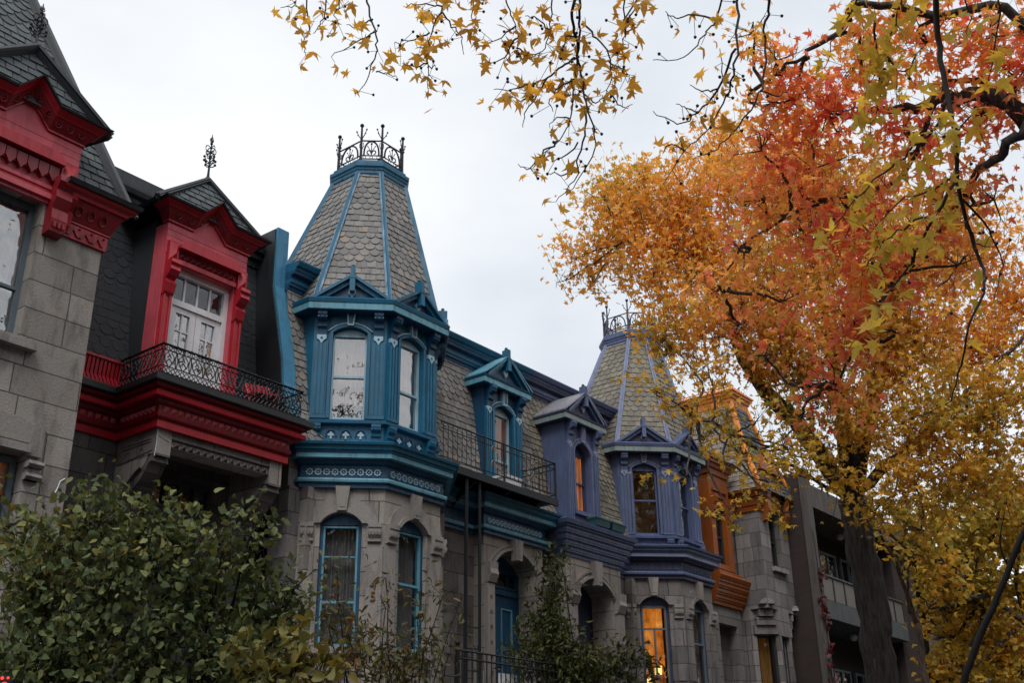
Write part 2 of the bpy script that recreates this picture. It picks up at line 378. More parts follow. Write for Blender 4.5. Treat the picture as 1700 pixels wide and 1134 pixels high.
def wall_open(mb, fr, a0, a1, c0, c1, op, b0, b1):
    w0, w1, h0, hs, ht = op
    mb.box(fr, a0, w0, b0, b1, c0, c1); mb.box(fr, w1, a1, b0, b1, c0, c1)
    if h0 > c0: mb.box(fr, w0, w1, b0, b1, c0, h0)
    top = arc(w0, w1, hs, ht) if ht > hs + .01 else [(w0, hs), (w1, hs)]
    mb.prism(fr, top + [(w1, c1), (w0, c1)], b0, b1)

def archband(mb, fr, w0, w1, hs, ht, wd, b0, b1, n=12):
    lo = arc(w0, w1, hs, ht, n); k = ((w1 - w0) / 2 + wd) / ((w1 - w0) / 2)
    hi = arc(w0 - wd, w1 + wd, hs, ht + wd, n)
    for i in range(n): mb.prism(fr, [lo[i], lo[i + 1], hi[i + 1], hi[i]], b0, b1)

def window(house, fr, w0, w1, c0, hs, ht, b, frame, curtain='dark_room', glass='glass', mid=.52, bars=(), fw=.035, muntin=None, cd=.12, name='window', lower=None):
    m = MB()
    m.box(fr, w0, w0 + fw, b - .05, b + .02, c0, hs); m.box(fr, w1 - fw, w1, b - .05, b + .02, c0, hs)
    m.box(fr, w0 + fw, w1 - fw, b - .05, b + .02, c0, c0 + fw * 1.2); m.box(fr, w0 + fw, w1 - fw, b - .05, b + .02, hs - fw, hs)
    if ht > hs + .01: m.prism(fr, arc(w0, w1, hs, ht) , b - .05, b + .012)
    if mid:
        cm = c0 + (hs - c0) * mid
        m.box(fr, w0 + fw, w1 - fw, b - .04, b + .012, cm - .016, cm + .016)
    for (x0, x1, z0, z1) in bars: m.box(fr, x0, x1, b - .035, b + .012, z0, z1)
    f = m.build(name, frame, house)
    p = MB(); p.box(fr, w0 + fw, w1 - fw, b - .02, b - .016, c0 + fw, hs - fw); p.build('pane', glass, f)
    cu = MB()
    def sheet(z0, z1, dep, pleat):
        nn = 28; e = .0 if pleat else .5
        row = [(w0 - e + (w1 - w0 + 2 * e) * i / nn, -dep + (.018 * math.sin(i * 1.9) + .008 * math.sin(i * .7 + 2) if pleat else 0)) for i in range(nn + 1)]
        for i in range(nn):
            (x, y), (x2, y2) = row[i], row[i + 1]
            cu.quad(fr.P(x, b + y, z0), fr.P(x2, b + y2, z0), fr.P(x2, b + y2, z1), fr.P(x, b + y, z1))
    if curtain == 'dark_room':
        sheet(c0 - .3, hs + .3, .45, False); cu.build('room_shade', 'dark_room', f)  # flat dark sheet stands in for the depth of the room
    else:
        zc = c0 if lower is None else c0 + (hs - c0) * lower
        sheet(zc, hs + .05, cd, True); cu.build('curtain', curtain, f)
        if lower is not None:
            cu = MB(); sheet(c0 - .3, hs + .3, .5, False); cu.build('room_shade', 'dark_room', f)
    return f

def bracket(house, fr, a, w, zt, h, d, mat, b0=0., drop=None, dropmat=None):
    m = MB(); x0, x1 = a - w / 2, a + w / 2
    m.prism_bc(fr, [(b0, zt), (b0 + d, zt), (b0 + d, zt - h * .16), (b0 + d * .9, zt - h * .2), (b0 + d * .92, zt - h * .3), (b0 + d * .75, zt - h * .38), (b0 + d * .5, zt - h * .42), (b0 + d * .46, zt - h * .5), (b0 + d * .58, zt - h * .56), (b0 + d * .55, zt - h * .66), (b0 + d * .32, zt - h * .72), (b0 + d * .28, zt - h), (b0, zt - h)], x0, x1)
    for q in (.28, .72):
        c = a - w / 2 + w * q; m.prism_bc(fr, [(b0 + d * .5, zt - h * .2), (b0 + d * 1.06, zt - h * .2), (b0 + d * .98, zt - h * .33), (b0 + d * .6, zt - h * .43)], c - w * .12, c + w * .12)
    o = m.build('bracket', mat, house)
    if drop:
        q = MB(); hw = w * .5; z = zt - h
        q.prism(fr, [(a - hw, z), (a + hw, z), (a + hw, z - drop * .45), (a + hw * .55, z - drop * .6), (a, z - drop), (a - hw * .55, z - drop * .6), (a - hw, z - drop * .45)], b0, b0 + d * .3)
        e = [(a + .018 * math.cos(t), z - drop * .38 + .018 * math.sin(t)) for t in [i * math.pi / 4 for i in range(8)]]
        q.cur = 1; q.prism(fr, e, b0 + d * .3 - .002, b0 + d * .3 + .004)
        q.build('drop_ornament', [dropmat, mat], o)
    return o

def keystone(house, fr, a, zt, zb, wt, wb, b, d, mat, inner=None):
    m = MB(); m.prism(fr, [(a - wt / 2, zt), (a + wt / 2, zt), (a + wb / 2, zb), (a - wb / 2, zb)], b, b + d)
    k = .62; zc = (zt + zb) / 2; hh = (zt - zb) / 2 * .72
    m.cur = 1
    m.prism(fr, [(a - wt / 2 * k, zc + hh), (a + wt / 2 * k, zc + hh), (a + wb / 2 * k, zc - hh), (a - wb / 2 * k, zc - hh)], b + d - .001, b + d + .006)
    return m.build('keystone', [mat, inner or mat], house)

def pilaster(house, fr, a0, a1, z0, z1, d, mat, b=0.):
    m = MB(); m.box(fr, a0, a1, b, b + d, z0, z1); w = a1 - a0
    for q in (.2, .5, .8):
        x = a0 + w * q; m.box(fr, x - w * .09, x + w * .09, b + d, b + d + .016, z0 + .06, z1 - .03)
    m.box(fr, a0 - .012, a1 + .012, b, b + d + .03, z0, z0 + .05)
    return m.build('pilaster', mat, house)

def rosettes(house, fr, a0, a1, z, n, r, b, mat):
    m = MB(); K = 24
    for i in range(n):
        cx = a0 + (a1 - a0) * (i + .5) / n
        o = [(cx + r * (1 + .16 * math.cos(8 * t)) * math.cos(t), z + r * (1 + .16 * math.cos(8 * t)) * math.sin(t)) for t in [2 * math.pi * k / K for k in range(K)]]
        ii = [(cx + r * .62 * math.cos(t), z + r * .62 * math.sin(t)) for t in [2 * math.pi * k / K for k in range(K)]]
        for k in range(K): m.prism(fr, [o[k], o[(k + 1) % K], ii[(k + 1) % K], ii[k]], b, b + .014)
        m.prism(fr, [(cx + r * .22 * math.cos(t), z + r * .22 * math.sin(t)) for t in [k * math.pi / 4 for k in range(8)]], b, b + .012)
    return m.build('rosette_band', mat, house)

def trefoils(house, fr, xs, z, r, b, ringmat, crossmat):
    for cx in xs:
        m = MB()
        for k in range(14):
            t0, t1 = (-.35 + 3.84 * k / 14), (-.35 + 3.84 * (k + 1) / 14)
            m.prism(fr, [(cx + r * math.cos(t0), z + r * math.sin(t0)), (cx + r * math.cos(t1), z + r * math.sin(t1)), (cx + r * 1.25 * math.cos(t1), z + r * 1.25 * math.sin(t1)), (cx + r * 1.25 * math.cos(t0), z + r * 1.25 * math.sin(t0))], b, b + .022)
        m.cur = 1
        for dx, dz in ((-.42, .02), (.42, .02), (0, .45)):
            m.prism(fr, [(cx + r * (dx + .3 * math.cos(t)), z + r * (dz + .3 * math.sin(t))) for t in [k * math.pi / 5 for k in range(10)]], b, b + .012 + .001 * dx)
        m.prism(fr, [(cx - r * .2, z + r * .3), (cx + r * .2, z + r * .3), (cx + r * .22, z - r * .95), (cx - r * .22, z - r * .95)], b, b + .0135)
        m.build('trefoil_panel', [ringmat, crossmat], house)

def slates(mb, BL, BR, TR, TL, exp=.115, w=.15, bands=(5, 4), kinds=('s', 'r'), nrm=None, row0=0, jit=1., th=1.):
    BL, BR, TR, TL = V(BL), V(BR), V(TR), V(TL)
    t = (BR - BL).normalized(); up = ((TL + TR) - (BL + BR)) / 2; up = (up - t * up.dot(t)); Hn = up.length; up = up / Hn
    n = t.cross(up).normalized()
    if nrm is not None and n.dot(V(nrm)) < 0: n = -n
    o = BL
    def xs(y):
        f = y / Hn; l = BL.lerp(TL, f); r = BR.lerp(TR, f); return (l - o).dot(t), (r - o).dot(t)
    def P(x, y, e): return o + t * x + up * y + n * e
    # backing sheet
    mb.quad(BL + n * .001, BR + n * .001, TR + n * .001, TL + n * .001)
    rows = int(Hn / exp) + 1; per = sum(bands)
    for i in range(rows):
        y0 = i * exp; y1 = min(Hn, y0 + exp * 1.35)
        if y0 > Hn - .02: break
        k = (i + row0) % per; kd = kinds[0] if k < bands[0] else kinds[1]
        l0, r0 = xs(y0 + .3 * exp); l1, r1 = xs(y1)
        ww = w * (1. if kd == 's' else .95)
        x = math.floor(l0 / ww) * ww - (ww / 2 if i % 2 else 0)
        while x < r0:
            a = max(x, l0); b = min(x + ww, r0)
            if b - a > ww * .12:
                g = .004 if kd == 's' else .0065; a += g; b -= g; j = random.uniform(-1, 1) * .006 * jit; e = (.016 + random.uniform(0, .007) * jit) * th; tl = random.uniform(-.004, .004) * jit
                at_, bt_ = max(a, l1), min(b, r1)
                if bt_ - at_ < .01: at_ = bt_ = (max(a, l1) + min(b, r1)) / 2; at_ -= .004; bt_ += .004
                if kd == 's' and b - a > ww * .6:
                    c = (a + b) / 2; hw = (b - a) / 2; R = min(exp * .85, hw)
                    bot = [(c + hw * math.cos(q), y0 + j + R * (1 + math.sin(q))) for q in [math.pi + math.pi * z / 8 for z in range(9)]]
                else: bot = [(a, y0 + j - tl), (b, y0 + j + tl)]
                top = [(bt_, y1), (at_, y1)]
                vs = [P(p[0], p[1], e * (1 - max(0, p[1] - y0) / (y1 - y0 + 1e-6) * .85)) for p in bot] + [P(p[0], p[1], .003) for p in top]
                nb = len(bot)
                low = [P(p[0], p[1], .002) for p in bot]
                fs = [tuple(range(nb + 2))] + [(q, nb + 2 + q, nb + 3 + q, q + 1) for q in range(nb - 1)]
                mb.add(vs + low, fs, closed=False)
            x += ww

# ------------------------------------------------------------------ Victorian row houses with octagonal towers
D = 10.85                                   # main wall line of the blue and violet houses
PB = dict(dark='blue', mid='blue_mid', light='blue_light', pale='blue_pale', gutter='blue_light', slate='slate', frame='blue_pale', roof='blue_light', cres='iron', strip='blue_light', keyin='blue', stone='stone')
PV = dict(dark='vio_dark', mid='vio', light='vio_light', pale='vio_light', gutter='vio_gutter', slate='slate_tan', frame='vio', roof='rust_roof', cres='iron_vio', strip='vio', keyin='vio', stone='stone_grey')

def octp(cx, cy, a, back):
    k = .4142
    return [(cx - a, back), (cx - a, cy - a * k), (cx - a * k, cy - a), (cx + a * k, cy - a), (cx + a, cy - a * k), (cx + a, back)]
def ofr(cx, cy, a):
    return [Fr((cx + n[0] * a, cy + n[1] * a, 0), n) for n in ((-S2, -S2), (0, -1), (S2, -S2))]

def lower_cornice(house, path, pal, z, name='cornice', ends=None):
    for nm, mt, pr in (('architrave', pal['dark'], [(-.02, 0), (.05, 0), (.05, .05), (.07, .055), (.07, .07), (-.02, .07)]),
                       ('string_moulding', pal['strip'], [(-.02, .07), (.09, .07), (.095, .1), (.09, .12), (-.02, .12)]),
                       ('frieze', pal['dark'], [(-.02, .12), (.03, .12), (.03, .31), (.08, .325), (.10, .38), (-.02, .38)]),
                       ('fascia', pal['light'], [(-.02, .38), (.17, .38), (.17, .445), (-.02, .445)]),
                       (name, pal['mid'], [(-.02, .445), (.18, .445), (.19, .48), (.21, .482), (.22, .53), (.25, .542), (.26, .575), (.2, .6), (-.12, .625), (-.12, .445)])):
        m = MB(); m.sweep(path, [(o, z + q) for o, q in pr]); m.build(nm, mt, house)

def cresting(house, cx, pts, z, mat, h=.68):
    m = MB(); n = len(pts)
    P = [V((cx + (p[0] - cx), p[1], z)) for p in pts]; U = V((0, 0, 1))
    c = sum(P, V()) / n
    for i in range(n):
        p = P[i]; m.tube([p, p + U * h * .98], [.024, .016], 6); m.ball(p + U * h, .034, 8); m.ball(p + U * h * .62, .024, 6)
        tang = (P[(i + 1) % n] - P[i - 1]).normalized()
        for s in (-1, 1):
            m.tube([p + U * h * .62, p + U * h * .72 + tang * s * .05, p + U * h * .84 + tang * s * .085], [.008, .008, .006], 5)
            m.ball(p + U * h * .86 + tang * s * .09, .016, 5); m.ball(p + U * h * .76 + tang * s * .07, .012, 5)
        a, b = P[i], P[(i + 1) % n]; d = (b - a); l = d.length; t = d.normalized()
        for zz, r in ((.06, .011), (.12, .011), (h * .58, .013)): m.tube([a + U * zz, b + U * zz], r, 5)
        k = max(2, int(l / .1))
        for q in range(k): 
            cc = a + t * l * (q + .5) / k + U * .09
            m.tube([cc + (t * math.cos(w) + U * math.sin(w)) * .024 for w in [x * math.pi / 4 for x in range(9)]], .005, 4)
        ar = lambda f, sgn: a + t * (l / 2 + sgn * l * .36 * math.cos(f)) + U * (.12 + (h * .58 - .13) * math.sin(f) ** .8)
        m.tube([ar(f * math.pi / 16, 1) for f in range(9)], .015, 5); m.tube([ar(f * math.pi / 16, -1) for f in range(9)], .015, 5)
        o = a + t * l / 2 + U * .13
        m.tube([o, o + U * .2], .007, 5); m.ball(o + U * .21, .018, 6)
        for s in (-1, 1):
            m.tube([o + U * .02] + [o + t * s * (.05 + .035 * math.cos(math.pi - w)) * min(1, l / .4) + U * (.05 + .035 * math.sin(w) * 1.0) for w in [x * .7 for x in range(8)]], .011, 4)
            m.tube([o + U * .06, o + t * s * .035 + U * .12, o + t * s * .06 + U * .16], .006, 4); m.ball(o + t * s * .06 + U * .165, .01, 5)
            m.tube([(a if s < 0 else b) + U * .2 - t * s * .0, (a if s < 0 else b) - t * s * .04 + U * .3, (a if s < 0 else b) - t * s * .03 + U * .36], .007, 4)
    return m.build('roof_cresting', mat, house)

def pediment(house, fr, hw, z, h, b1, pal, back=-.5, shield=True, name='pediment'):
    m = MB(); m.prism(fr, [(-hw, z), (hw, z), (0, z + h)], back, b1 - .1); o = m.build(name, pal['dark'], house)
    r = MB()
    for s in (-1, 1):
        for t0, t1, bb0, bb1 in ((-.002, .05, back, b1 + .01), (-.075, -.002, b1 - .13, b1 - .04)):
            k = h / hw
            r.prism(fr, [(s * hw * 1.06, z + t0 - .0), (s * hw * 1.06, z + t1), (0, z + h + t1 + .03), (0, z + h + t0 + .03)], bb0, bb1)
    r.build('raking_moulding', pal['mid'], o)
    f = MB(); f.box(fr, -.038, .038, b1 - .16, b1 + .025, z + h - .2, z + h + .04); f.box(fr, -.034, .034, b1 - .12, b1 + .015, z + h + .04, z + h + .19)
    f.box(fr, -.042, .042, b1 - .13, b1 + .03, z + h + .0, z + h + .03); f.box(fr, -.018, .018, b1 - .08, b1 - .03, z + h + .19, z + h + .215); f.lathe(fr.P(0, b1 - .055, z + h + .215), [(.02, 0), (.03, .012), (.02, .025)], 8)
    f.build('apex_post', pal['mid'], o)
    if shield:
        q = MB(); zc = z + h * .46; w = .05
        q.prism(fr, [(-w * .9, zc + .05), (-w * .3, zc + .06), (0, zc + .045), (w * .3, zc + .06), (w * .9, zc + .05), (w, zc), (w * .6, zc - .035), (w * .3, zc - .05), (0, zc - .075), (-w * .3, zc - .05), (-w * .6, zc - .035), (-w, zc)], b1 - .1, b1 - .065)
        q.build('shield_ornament', pal['pale'], o)
    return o

def tower(house, cx, cy, pal, dz=0., du=0., dt=0., wins=None):
    aS, aW = 1.33, 1.22; zc = 5.74 + dz
    st = pal['stone']
    w = MB(); path = octp(cx, cy, aS, D + .3)
    FS = ofr(cx, cy, aS); hw = aS * .4142
    for i, fr in enumerate(FS):
        wall_open(w, fr, -hw, hw, 0, zc, (-.27, .27, 3.7 + dz, 5.27 + dz, 5.42 + dz), -.32, 0)
    for s, n in ((-1, (-1, 0)), (1, (1, 0))):
        fr = Fr((cx + s * aS, D + .1, 0), n); w.box(fr, -.25, .25, -.3, 0, 0, zc)
    w.build('stone_bay', st, house)
    for i, fr in enumerate(FS):
        t = MB()
        for s in (-1, 1):
            t.box(fr, min(s * .34, s * hw * .985), max(s * .34, s * hw * .985), 0, .03, 0, 5.0 + dz)
            t.box(fr, min(s * .36, s * .50), max(s * .36, s * .50), .03, .045, 3.9, 4.9 + dz)
        archband(t, fr, -.27, .27, 5.27 + dz, 5.42 + dz, .06, 0, .05)
        archband(t, fr, -.335, .335, 5.27 + dz, 5.483 + dz, .15, 0, .022)
        t.box(fr, -.4, .4, 0, .09, 3.62 + dz, 3.7 + dz); t.box(fr, -.36, -.3, 0, .06, 3.5 + dz, 3.62 + dz); t.box(fr, .3, .36, 0, .06, 3.5 + dz, 3.62 + dz)
        t.build('stone_surround', 'stone_plain' if st == 'stone' else st, house)
        for s in (-1, 1):
            c = MB(); a = s * .435; z1 = 5.27 + dz
            c.prism_bc(fr, [(0, z1), (.1, z1), (.1, z1 - .06), (.085, z1 - .07), (.09, z1 - .13), (.06, z1 - .2), (.065, z1 - .24), (.03, z1 - .25), (0, z1 - .25)], a - .085, a + .085)
            for q in range(4): c.prism_bc(fr, [(.06, z1 - .1), (.105, z1 - .11), (.1, z1 - .16), (.06, z1 - .2)], a - .075 + q * .042, a - .05 + q * .042)
            c.build('capital', 'stone_plain', house)
        keystone(house, fr, 0, 5.755 + dz, 5.43 + dz, .19, .12, 0, .085, 'stone_plain')
        cas = MB()
        for s in (-1, 1): cas.box(fr, min(s * .225, s * .268), max(s * .225, s * .268), -.2, -.06, 3.7 + dz, 5.265 + dz)
        cas.prism(fr, arc(-.266, .266, 5.265 + dz, 5.418 + dz) , -.2, -.065)
        cas.build('window_casing', pal['dark'], house)
        kind = (wins or {}).get(('low', i), ('greycur', 'glass', .62))
        window(house, fr, -.225, .225, 3.72 + dz, 5.25 + dz, 5.25, -.08, pal['light'] if pal is PB else 'grey_frame', kind[0], kind[1], kind[2], fw=.024, cd=kind[4] if len(kind) > 4 else .12, bars=[(-.2, .2, 4.84 + dz, 4.857 + dz)] if pal is PB and i == 0 else kind[3] if len(kind) > 3 else [])
    lower_cornice(house, path, pal, zc)
    for i, fr in enumerate(FS):
        rosettes(house, fr, -.5, .5, zc + .215, 9, .046, .03, pal['pale'] if pal is PB else 'vio')
    # timber storey
    z = du; FW = ofr(cx, cy, aW); hw = aW * .4142; b = MB()
    for i, fr in enumerate(FW):
        wall_open(b, fr, -hw, hw, 6.3 + z, 8.33 + z, (-.24, .24, 6.75 + z, 8.03 + z, 8.12 + z), -.2, 0)
    for s, n in ((-1, (-1, 0)), (1, (1, 0))):
        fr = Fr((cx + s * aW, cy - aW * .4142, 0), n)
        if s < 0: b.box(fr, -.9, 0, -.2, 0, 6.3 + z, 8.33 + z)
        else: b.box(fr, 0, .9, -.2, 0, 6.3 + z, 8.33 + z)
    b.build('timber_bay', pal['mid'] if pal is PV else 'blue_mid', house)
    mm = MB(); mm.sweep(octp(cx, cy, aW, D + .5), [(0, 6.66 + z), (.07, 6.672 + z), (.075, 6.715 + z), (.03, 6.735 + z), (0, 6.74 + z)]); mm.build('sill_moulding', pal['mid'], house)
    for i, fr in enumerate(FW):
        trefoils(house, fr, (-.2, 0, .2), 6.52 + z, .062, .0, pal['dark'], pal['pale'])
        for s in (-1, 1):
            bracket(house, fr, s * .405, .13, 6.655 + z, .24, .1, pal['mid'])
            pilaster(house, fr, min(s * .30, s * .49), max(s * .30, s * .49), 6.74 + z, 7.9 + z, .03, pal['mid'])
            bracket(house, fr, s * .395, .13, 8.31 + z, .33, .16, pal['mid'] if pal is PV else 'blue', .0, .13, pal['pale'])
        h = MB(); archband(h, fr, -.24, .24, 8.03 + z, 8.12 + z, .045, 0, .035)
        h.box(fr, -.285, -.24, 0, .035, 6.75 + z, 8.03 + z); h.box(fr, .24, .285, 0, .035, 6.75 + z, 8.03 + z); h.build('arch_moulding', pal['mid'], house)
        h = MB(); archband(h, fr, -.295, .295, 8.05 + z, 8.172 + z, .02, 0, .03); h.build('hood_line', pal['pale'], house)
        keystone(house, fr, 0, 8.33 + z, 8.13 + z, .13, .085, 0, .07, pal['pale'], pal['keyin'])
        kind = (wins or {}).get(('up', i), ('cream', 'glass_sky', .5, .25))
        window(house, fr, -.235, .235, 6.76 + z, 8.02 + z, 8.11 + z, -.07, pal['frame'], kind[0], kind[1], kind[2], lower=kind[3] if len(kind) > 3 else None, fw=.026)
    wp = octp(cx, cy, aW, cy + .5)
    mm = MB(); mm.sweep(wp, [(-.05, 8.3 + z), (.185, 8.308 + z), (.185, 8.32 + z), (-.05, 8.32 + z)]); mm.build('shaded_soffit', pal['dark'], house)  # dark paint here carries the shade under the gutter
    mm = MB(); mm.sweep(wp, [(-.05, 8.32 + z), (.2, 8.32 + z), (.2, 8.42 + z), (-.05, 8.42 + z)]); mm.build('gutter', pal['gutter'], house)
    mm = MB(); mm.sweep(wp, [(-.05, 8.42 + z), (.21, 8.42 + z), (.225, 8.475 + z), (.19, 8.505 + z), (-.1, 8.53 + z), (-.1, 8.42 + z)]); mm.build('gutter_moulding', pal['mid'], house)
    for i, fr in enumerate(FW): pediment(house, fr, .55, 8.43 + z, .37, .2, pal)
    # slated spire
    zb, zt = 8.45 + z, 11.0 + dt; ab = 1.28; k = .4142
    B = [(cx - ab, cy + .75), (cx - ab, cy - ab * k), (cx - ab * k, cy - ab), (cx + ab * k, cy - ab), (cx + ab, cy - ab * k), (cx + ab, cy + .75), (cx + ab * k, cy + 1.5), (cx - ab * k, cy + 1.5)]
    y = cy - .74
    T = [(cx - .5, y + .8), (cx - .5, y + .26), (cx - .26, y), (cx + .26, y), (cx + .5, y + .26), (cx + .5, y + .8), (cx + .26, y + 1.05), (cx - .26, y + 1.05)]
    B = [V((p[0], p[1], zb)) for p in B]; T3 = [V((p[0], p[1], zt)) for p in T]
    m = MB()
    for i in range(8):
        j = (i + 1) % 8
        if i in (5, 6, 7): m.quad(B[i], B[j], T3[j], T3[i])
        else: slates(m, B[i], B[j], T3[j], T3[i], nrm=(B[i] + B[j]) / 2 - V((cx, cy, zb)), row0=2)
    sp = m.build('tower_roof', pal['slate'], house)
    for i in range(8):
        q = MB(); q.tube([B[i].lerp(T3[i], .02), T3[i]], [.062, .052], 4); q.tube([B[i].lerp(T3[i], .02) + (B[i] - V((cx, cy, zb))).normalized() * .03, T3[i] + (B[i] - V((cx, cy, zb))).normalized() * .03], [.03, .026], 6)
        q.build('hip_moulding', pal['light'] if pal is PV else 'blue_mid', sp)
    m = MB(); m.sweep(T, [(-.03, zt - .1), (.02, zt - .1), (.024, zt - .02), (.036, zt - .015), (.038, zt + .04), (.05, zt + .045), (.055, zt + .075), (.075, zt + .1), (.078, zt + .155), (.06, zt + .165), (.02, zt + .18), (.02, zt + .235), (-.03, zt + .24)], closed=True)
    m.add([V((p[0], p[1], zt + .235)) for p in T], [tuple(range(8))], closed=False)
    m.build('tower_crown', pal['mid'], sp)
    c = V((cx, y + .52, 0)); cresting(house, cx, [(c.x + (p[0] - c.x) * .9, c.y + (p[1] - c.y) * .94) for p in T], zt + .235, pal['cres'])

def vdormer(house, x, y, hw, z0, zg, pal, win, zs, depth=.75):
    fr = FAC(x, y); b = MB()
    w0, w1, h0, hs, ht = win
    wall_open(b, fr, -hw, hw, z0, zg - .08, win, -.24, 0)
    for s in (-1, 1): b.box(fr, min(s * hw, s * (hw - .1)), max(s * hw, s * (hw - .1)), -depth, -.24, z0, zg - .08)
    b.build('dormer', pal['mid'] if pal is PV else 'blue', house)
    for s in (-1, 1):
        o = hw - .1
        pilaster(house, fr, min(s * (o - .075), s * (o + .085)), max(s * (o - .075), s * (o + .085)), z0 + .02, zg - .47, .03, pal['mid'])
        bracket(house, fr, s * (o), .12, zg - .09, .36, .17, pal['mid'] if pal is PV else 'blue', 0, .13, pal['pale'])
    h = MB(); archband(h, fr, w0, w1, hs, ht, .05, 0, .035); h.box(fr, w0 - .05, w0, 0, .035, h0, hs); h.box(fr, w1, w1 + .05, 0, .035, h0, hs); h.build('arch_moulding', pal['mid'], house)
    h = MB(); archband(h, fr, w0 - .06, w1 + .06, hs + .02, ht + .065, .02, 0, .03); h.build('hood_line', pal['pale'], house)
    keystone(house, fr, (w0 + w1) / 2, zg - .07, ht + .01, .13, .085, 0, .07, pal['pale'], pal['keyin'])
    e = hw + .13
    path = [(x - hw, y + depth), (x - hw, y), (x + hw, y), (x + hw, y + depth)]
    for nm, mt, pr in (('shaded_soffit', pal['dark'], [(-.1, -.1), (.12, -.095), (.12, -.08), (-.1, -.08)]), ('gutter', pal['gutter'], [(-.1, -.08), (.135, -.08), (.135, 0.015), (-.1, 0.015)]), ('gutter_moulding', pal['dark'], [(-.1, .015), (.145, .015), (.155, .05), (.1, .07), (-.1, .075)])):  # dormer soffit is coloured dark for the shade below the gutter
        m = MB(); m.sweep(path, [(o, zg + q) for o, q in pr]); m.build(nm, mt, house)
    hh = .44
    pediment(house, fr, hw + .02, zg + .03, hh, .15, pal, back=-.1)
    r = MB()
    for s in (-1, 1):
        r.extr([fr.P(s * e * 1.02, .16, zg + .055), fr.P(0, .16, zg + .03 + hh + .06), fr.P(0, .16, zg + .03 + hh + .085), fr.P(s * e * 1.02, .16, zg + .08)],
               [fr.P(s * e * 1.02, -depth - .1, zg + .055), fr.P(0, -depth - .35, zg + .03 + hh + .06), fr.P(0, -depth - .35, zg + .03 + hh + .085), fr.P(s * e * 1.02, -depth - .1, zg + .08)])
    r.build('dormer_roof', pal['roof'], house)

def mansard(house, x0, x1, prof, mat, w=.145, exp=.115, name='mansard_roof', ranges=None, row0=3, kinds=('s', 'r'), th=1.):
    m = MB()
    for (a, b) in (ranges or [(x0, x1)]):
        r = row0
        for (y0, z0), (y1, z1) in zip(prof[:-1], prof[1:]):
            slates(m, (a, y0, z0), (b, y0, z0), (b, y1, z1), (a, y1, z1), exp, w, nrm=(0, -1, .2), row0=r, bands=(5, 4), kinds=kinds, th=th)
            r += int(math.hypot(y1 - y0, z1 - z0) / exp) + 1
    return m.build(name, mat, house)

def top_cornice(house, x0, x1, y, z, pal):
    p = [(x0, y), (x1, y)]
    for nm, mt, pr in (('eaves_moulding', pal['dark'], [(-.2, -.02), (.03, -.02), (.04, .03), (.07, .035), (.075, .08), (-.2, .08)]),
                       ('eaves_string', pal['mid'], [(-.2, .08), (.09, .08), (.1, .13), (-.2, .13)]),
                       ('eaves_frieze', pal['dark'], [(-.2, .13), (.07, .13), (.08, .19), (.15, .2), (.16, .25), (-.2, .25)]),
                       ('eaves_cornice', pal['mid'], [(-.2, .25), (.17, .25), (.18, .29), (.22, .3), (.25, .36), (.25, .38), (-.2, .4)])):
        m = MB(); m.sweep(p, [(o, z + q) for o, q in pr]); m.build(nm, mt, house)

def shell(house, x0, x1, yw, zt, mat='dark_room', back=19., yb=12.6):
    m = MB(); fr = FAC(0, 0)
    m.box(fr, x0, x1, -back, -yb, 0, zt - .12); m.build('rear_wall', 'brick', house)
    m = MB(); m.box(fr, x0, x1, -back, -(yw + .1), zt - .1, zt); m.build('flat_roof', 'lead', house)
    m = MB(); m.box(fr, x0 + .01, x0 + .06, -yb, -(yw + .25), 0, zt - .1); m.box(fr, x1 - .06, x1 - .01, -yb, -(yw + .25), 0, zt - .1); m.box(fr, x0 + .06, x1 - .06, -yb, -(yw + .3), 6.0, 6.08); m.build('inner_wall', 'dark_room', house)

# ---- blue house -----------------------------------------------------
bh = thing('row_house', 'blue trimmed stone house with grey slate octagonal tower and iron crown', 'house', (9.2, D, 0))
CXB, CYB = 10.72, 11.40
tower(bh, CXB, CYB, PB, wins={('low', 0): ('greycur', 'glass', .36), ('low', 1): ('greycur', 'glass', .55), ('up', 0): ('cream', 'glass_sky', .5, .2), ('up', 1): ('cream', 'glass_sky', .42, .43)})
BW = MB(); fr = FAC(0, D)
BW.box(fr, 9.2, 9.5, -.35, 0, 0, 5.74); BW.box(fr, 11.95, 13.0, -.35, 0, 0, 5.74); BW.box(fr, 14.35, 14.72, -.35, 0, 0, 5.74)
BW.box(fr, 9.2, 14.72, -.35, -.04, 5.74, 6.4)
BW.build('front_wall', 'stone_grey', bh)
# portal
PX, PY = 13.67, 10.65
pf = FAC(PX, PY); m = MB()
wall_open(m, pf, -.75, .75, 0, 5.74, (-.53, .53, 2.55, 5.3, 5.58), -.42, 0); m.build('stone_portal', 'stone', bh)
m = MB(); archband(m, pf, -.53, .53, 5.3, 5.58, .05, 0, .05); archband(m, pf, -.62, .62, 5.3, 5.64, .04, 0, .03)
for s in (-1, 1):
    m.box(pf, min(s * .57, s * .74), max(s * .57, s * .74), 0, .07, 2.6, 4.98)
    m.prism_bc(pf, [(0, 5.3), (.13, 5.3), (.12, 5.2), (.14, 5.12), (.09, 5.0), (0, 4.98)], min(s * .55, s * .745), max(s * .55, s * .745))
m.build('portal_surround', 'stone_plain', bh)
m = MB()
for s in (-1, 1):
    for k in range(10): m.prism(pf, [(s * .655 + .028 * math.cos(t), 2.8 + k * .22 + .028 * math.sin(t)) for t in [q * math.pi / 4 for q in range(8)]], .068, .078)
m.build('portal_studs', 'stone_dark', bh)
keystone(bh, pf, 0, 5.74, 5.42, .2, .13, 0, .12, 'stone_plain')
df = FAC(PX, 10.98)
